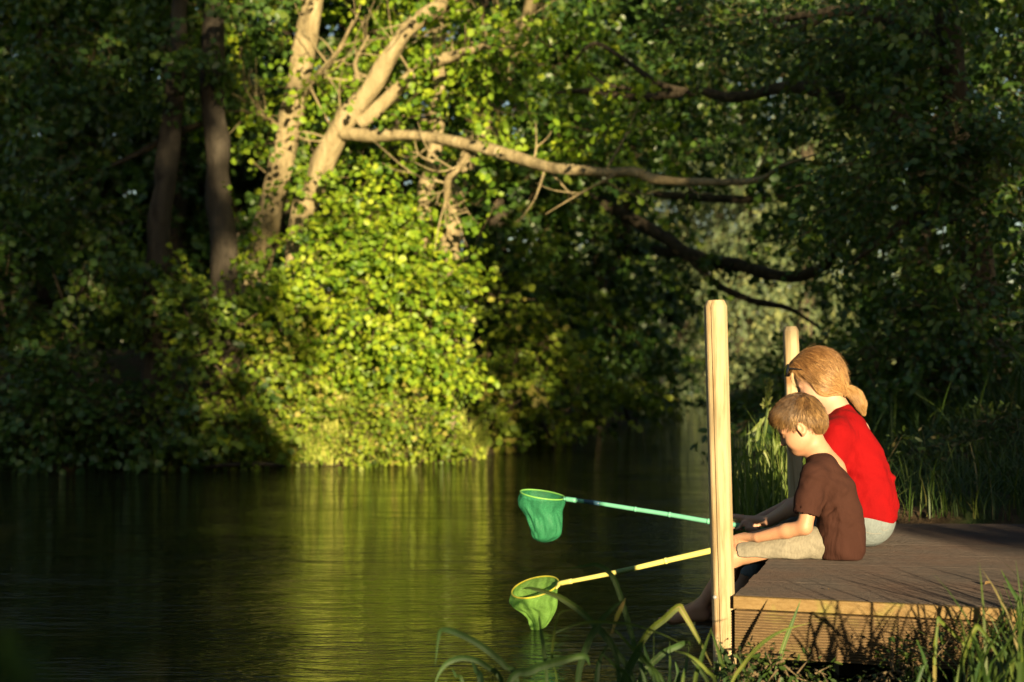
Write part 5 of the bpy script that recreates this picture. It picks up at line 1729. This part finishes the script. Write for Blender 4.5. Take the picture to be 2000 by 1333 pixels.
iris('iris clump at the bottom, left of the lime net', 3.35, 960, [
    ([(1012, 1345), (985, 1300), (940, 1262), (895, 1238), (864, 1231), (856, 1250), (850, 1300)], 17, 0.30),
    ([(985, 1350), (950, 1302), (910, 1286), (878, 1293), (860, 1312), (848, 1340)], 16, 0.32),
    ([(1068, 1345), (1062, 1270), (1056, 1230), (1052, 1190)], 10, 0.42),
    ([(990, 1350), (1040, 1310), (1090, 1293), (1140, 1282), (1152, 1300)], 24, 0.36),
    ([(1088, 1340), (1078, 1290), (1085, 1220), (1096, 1196), (1120, 1192)], 6, 0.7),
    ([(940, 1345), (930, 1310), (920, 1290)], 18, 0.2), ([(905, 1350), (890, 1320), (882, 1305)], 9, 0.4)])
iris('tall arching iris clump in front of the nets', 3.55, 1180, [
    ([(1242, 1345), (1190, 1255), (1140, 1200), (1090, 1166), (1040, 1150), (1020, 1150)], 16, 0.52),
    ([(1262, 1345), (1240, 1265), (1215, 1175), (1195, 1125), (1168, 1104), (1140, 1106), (1105, 1112)], 14, 0.40),
    ([(1128, 1345), (1140, 1280), (1165, 1225), (1195, 1190), (1222, 1170)], 18, 0.28),
    ([(1195, 1238), (1205, 1205), (1214, 1185), (1222, 1168)], 14, 0.97),
    ([(1085, 1236), (1120, 1222), (1160, 1215), (1230, 1220), (1290, 1238), (1345, 1265)], 8, 0.6),
    ([(1210, 1345), (1200, 1270), (1180, 1235), (1175, 1225)], 12, 0.35), ([(1300, 1345), (1255, 1290), (1215, 1245), (1190, 1220)], 9, 0.5),
    ([(1165, 1345), (1172, 1290), (1190, 1255)], 14, 0.2), ([(1235, 1350), (1200, 1300), (1170, 1272)], 12, 0.4)])
iris('iris clump with a sharply bent bright blade beside the bare foot', 3.65, 1300, [
    ([(1220, 1340), (1258, 1248), (1300, 1208), (1324, 1187), (1334, 1196), (1362, 1245), (1390, 1300)], 19, 0.82),
    ([(1215, 1350), (1245, 1275), (1258, 1250)], 20, 0.25), ([(1285, 1350), (1268, 1300), (1256, 1255)], 17, 0.22),
    ([(1245, 1345), (1285, 1285), (1325, 1262), (1344, 1255), (1349, 1262)], 16, 0.45), ([(1307, 1350), (1309, 1300), (1308, 1252)], 9, 0.5),
    ([(1332, 1350), (1340, 1300), (1346, 1254)], 9, 0.6), ([(1355, 1350), (1372, 1280), (1390, 1226)], 11, 0.6), ([(1290, 1345), (1262, 1290), (1240, 1262)], 10, 0.4),
    ([(1320, 1350), (1325, 1320), (1318, 1290)], 12, 0.3), ([(1400, 1350), (1380, 1310), (1345, 1280), (1310, 1270)], 9, 0.7), ([(1272, 1350), (1276, 1300), (1278, 1200)], 3, 0.6)])
iris('iris clump at the foot of the tall post', 3.9, 1440, [
    ([(1420, 1350), (1408, 1290), (1388, 1228)], 15, 0.5), ([(1440, 1350), (1425, 1300), (1402, 1250)], 17, 0.35), ([(1395, 1350), (1402, 1300), (1415, 1262)], 12, 0.55),
    ([(1425, 1350), (1455, 1295), (1490, 1256), (1530, 1232), (1582, 1217)], 10, 0.75), ([(1512, 1340), (1528, 1270), (1548, 1215), (1564, 1172)], 12, 0.55),
    ([(1460, 1350), (1450, 1300), (1432, 1268)], 9, 0.6), ([(1385, 1350), (1368, 1310), (1350, 1290)], 10, 0.6), ([(1480, 1350), (1500, 1310), (1520, 1290)], 7, 0.5)])
iris('iris clump with bright bent blades at the bottom right', 3.45, 1880, [
    ([(1826, 1350), (1826, 1280), (1829, 1240), (1833, 1215)], 9, 0.93), ([(1826, 1300), (1832, 1213), (1838, 1215), (1870, 1245), (1910, 1290), (1960, 1350)], 9, 0.7),
    ([(1868, 1350), (1880, 1290), (1895, 1245), (1906, 1227), (1916, 1230), (1945, 1275), (1975, 1345)], 14, 0.72), ([(1816, 1350), (1806, 1290), (1790, 1250)], 11, 0.4),
    ([(1997, 1350), (1996, 1300), (1995, 1258)], 11, 0.7), ([(1980, 1350), (1976, 1320), (1969, 1270)], 7, 0.75), ([(1790, 1350), (1800, 1310), (1812, 1290)], 10, 0.3), ([(1900, 1350), (1912, 1300), (1930, 1270)], 12, 0.3),
    ([(1940, 1350), (1925, 1320), (1890, 1300)], 8, 0.3)])
iris('grass tuft leaning over the deck edge at the right', 3.75, 1980, [
    ([(2010, 1280), (2000, 1200), (1975, 1150), (1955, 1113)], 9, 0.45), ([(2020, 1250), (1990, 1170), (1960, 1140)], 6, 0.4), ([(2000, 1300), (1990, 1200), (1988, 1160)], 5, 0.5),
    ([(1985, 1300), (1965, 1210), (1945, 1150)], 4, 0.6), ([(1975, 1320), (1950, 1240), (1925, 1185)], 4, 0.45), ([(2010, 1330), (1950, 1260), (1900, 1235)], 5, 0.4), ([(2030, 1290), (1975, 1240), (1920, 1225)], 4, 0.5)])
b = np.column_stack([RNG.uniform(0.95, 1.75, 85), RNG.uniform(-1.7, -1.0, 85)])  # unseen blades added behind the camera to cast shade on the irises
b = np.column_stack([b, ground_z(b) - 0.02])
o = blades(b, RNG.uniform(0.6, 1.15, len(b)), RNG.uniform(0.05, 0.2, len(b)), RNG.uniform(0.008, 0.018, len(b)), M['grass'], 'added_shade_grass')
tag(o, 'unseen tall grass added behind the camera to shade the irises', 'grass', kind='stuff')
# low leafy weeds at the water line
for lab, pts in [('low leafy weed below the tall post', [(1450, 1318), (1490, 1312), (1530, 1322)]), ('low leafy weed under the deck edge at the right', [(1760, 1322), (1800, 1300), (1740, 1330)])]:
    c0 = P(pts[0][0], 1345, 4.0)
    root = empty('water_weed', (c0[0], c0[1], max(0, float(ground_z([c0[:2]])[0]))), lab, 'water plant', 'weeds at the water line')
    link('stem', tube_mesh('stem', [c0 - [0, 0, 0.1], P(pts[0][0], 1330, 4.0), P(pts[1][0], pts[1][1], 4.0)], [0.004, 0.003, 0.002], 6, 4), M['grass'], root)
    crown('foliage', [(P(x, y, 3.95), (0.06, 0.05, 0.03), 16) for x, y in pts], M['grass'], root, leaf=0.022, aspect=0.45, per=9, spray=0.07, tint=(0.45, 0.2))

# blurred plant right before the lens, bottom left
fgp = empty('dock_plant', (-0.31, 0.85, float(ground_z([[-0.31, 0.85]])[0])), 'blurred broad leaves close to the lens, bottom left corner', 'plant')
for pts, w, tint in [([(10, 1500), (15, 1360), (20, 1270), (10, 1215)], 80, 0.45), ([(40, 1480), (60, 1340), (75, 1280), (100, 1242)], 28, 0.25), ([(110, 1450), (112, 1360), (105, 1300)], 55, 0.4), ([(-20, 1450), (-10, 1330), (-20, 1260)], 70, 0.4), ([(180, 1480), (190, 1370), (200, 1330)], 40, 0.45)]:
    ps = ppath(pts, 0.86)
    q = ps[0].copy()
    q[2] = float(ground_z([q[:2]])[0]) - 0.02
    blade([q] + ps, w / FPX * 0.86, fgp, tint, 0.2, 'leaf')

# reeds behind the landing stage
GR = 'reeds behind the landing stage'
b = scatter(1.0, 1.5, 6.55, 7.3, 420, lambda p: off_deck(p) & (p[:, 0] < 0.205 * p[:, 1]))
b2 = np.column_stack([RNG.uniform(1.1, 1.42, 420), RNG.uniform(6.6, 7.3, 420), np.full(420, 0.0)])
b = np.vstack([b, b2])
o = blades(b, RNG.uniform(0.3, 0.8, len(b)), RNG.uniform(0.05, 0.35, len(b)), RNG.uniform(0.007, 0.014, len(b)), M['reed'], 'reed_bed', tint=(0.5, 0.28))
tag(o, 'green reeds at the far corner of the landing stage', 'reeds', kind='stuff')


def reed_stalk(label, pts, d, head_pts, leaves_px):
    ps = ppath(pts, d)
    q = ps[0].copy()
    q[2] = max(0.0, float(ground_z([q[:2]])[0])) - 0.02
    root = empty('reed_stalk', tuple(q), label, 'reed', GR)
    link('stem', tube_mesh('stem', [q] + ps, [0.006] + [0.005] * (len(ps) - 1) + [0.0025], 6, 4), M['reed'], root)
    if head_pts:
        hp = ppath(head_pts, d)
        cl_ = catmull(hp, 8)
        n = 90
        k = RNG.integers(0, len(cl_), n)
        u_ = k / len(cl_)
        pos = cl_[k] + RNG.normal(size=(n, 3)) * 0.006 * (1.2 - u_)[:, None]
        ax = np.array([0.0, 0, 1.0]) + RNG.normal(size=(n, 3)) * 0.45
        v, f = leaves(pos, ax, RNG.normal(size=(n, 3)), np.full(n, 0.03), np.full(n, 0.012), 0.3)
        link('seed_head', mesh_np('seed_head', v, f, True, None, np.repeat(RNG.uniform(0.6, 1, n), 6)), M['reed'], root)
    for lp, w in leaves_px:
        o = blade(ppath(lp, d), w / FPX * d, root, random.uniform(0.5, 0.75), 0.1, 'leaf')
        o.data.materials[0] = M['reed']
    return root


reed_stalk('tall grass stalk with seed head beside the child\'s hair', [(1482, 1000), (1487, 900), (1493, 840), (1500, 790), (1503, 755)], 7.3, [(1495, 797), (1500, 775), (1504, 748)], [([(1486, 880), (1494, 840), (1502, 800)], 7), ([(1495, 815), (1478, 835), (1458, 850)], 8), ([(1487, 818), (1482, 840), (1478, 858), (1466, 860), (1458, 872)], 8)])
reed_stalk('shorter leafy reed beside the tall post', [(1432, 1000), (1432, 920), (1434, 860)], 6.7, None, [([(1434, 930), (1450, 895), (1475, 898)], 7), ([(1432, 900), (1430, 870), (1428, 845)], 6)])
reed_stalk('leafy reed between the shorter post and the child', [(1505, 1000), (1507, 930), (1508, 865)], 6.8, None, [([(1507, 900), (1520, 870), (1538, 862)], 7), ([(1508, 920), (1495, 885), (1480, 890), (1470, 910)], 8), ([(1508, 890), (1514, 872), (1508, 850)], 6)])

# fallen leaves and flecks on the deck
M['dry_leaf'] = flat_mat('dry_leaf', (0.16, 0.10, 0.04), 0.8, 0.2, 60, 0.4)
for (px, py, rz, lab, s_) in [(1932, 1145, 0.4, 'curled dry leaf lying on the deck near the right edge', 0.03), (1623, 1155, 1.2, 'small dry leaf fragment near the front edge of the deck', 0.014)]:
    d_ = (CAMZ - DZ) * FPX / (py - HOR)
    c_ = P(px, py, d_)
    v, f = leaves(np.array([c_ + [-s_ / 2, 0, 0.004]]), np.array([[math.cos(rz), math.sin(rz), 0.05]]), np.array([[0, -0.4, 1.0]]), [s_], [s_ * 0.6], 0.35)
    o = link('fallen_leaf', mesh_np('fallen_leaf', v, f, True, None, np.full(6, 0.9)), M['dry_leaf'])
    tag(o, lab, 'leaf', 'fallen leaves on the deck')

# drift log at the foot of the far bank
lg = link('driftwood', tube_mesh('driftwood', [P(395, 913, 14.35), P(450, 908, 14.35), P(510, 906, 14.4), P(560, 911, 14.5)], [0.008, 0.022, 0.02, 0.01], 8, 5, 0.5), M['bark_grey'])
tag(lg, 'thin branch lying at the water line of the far bank', 'branch')
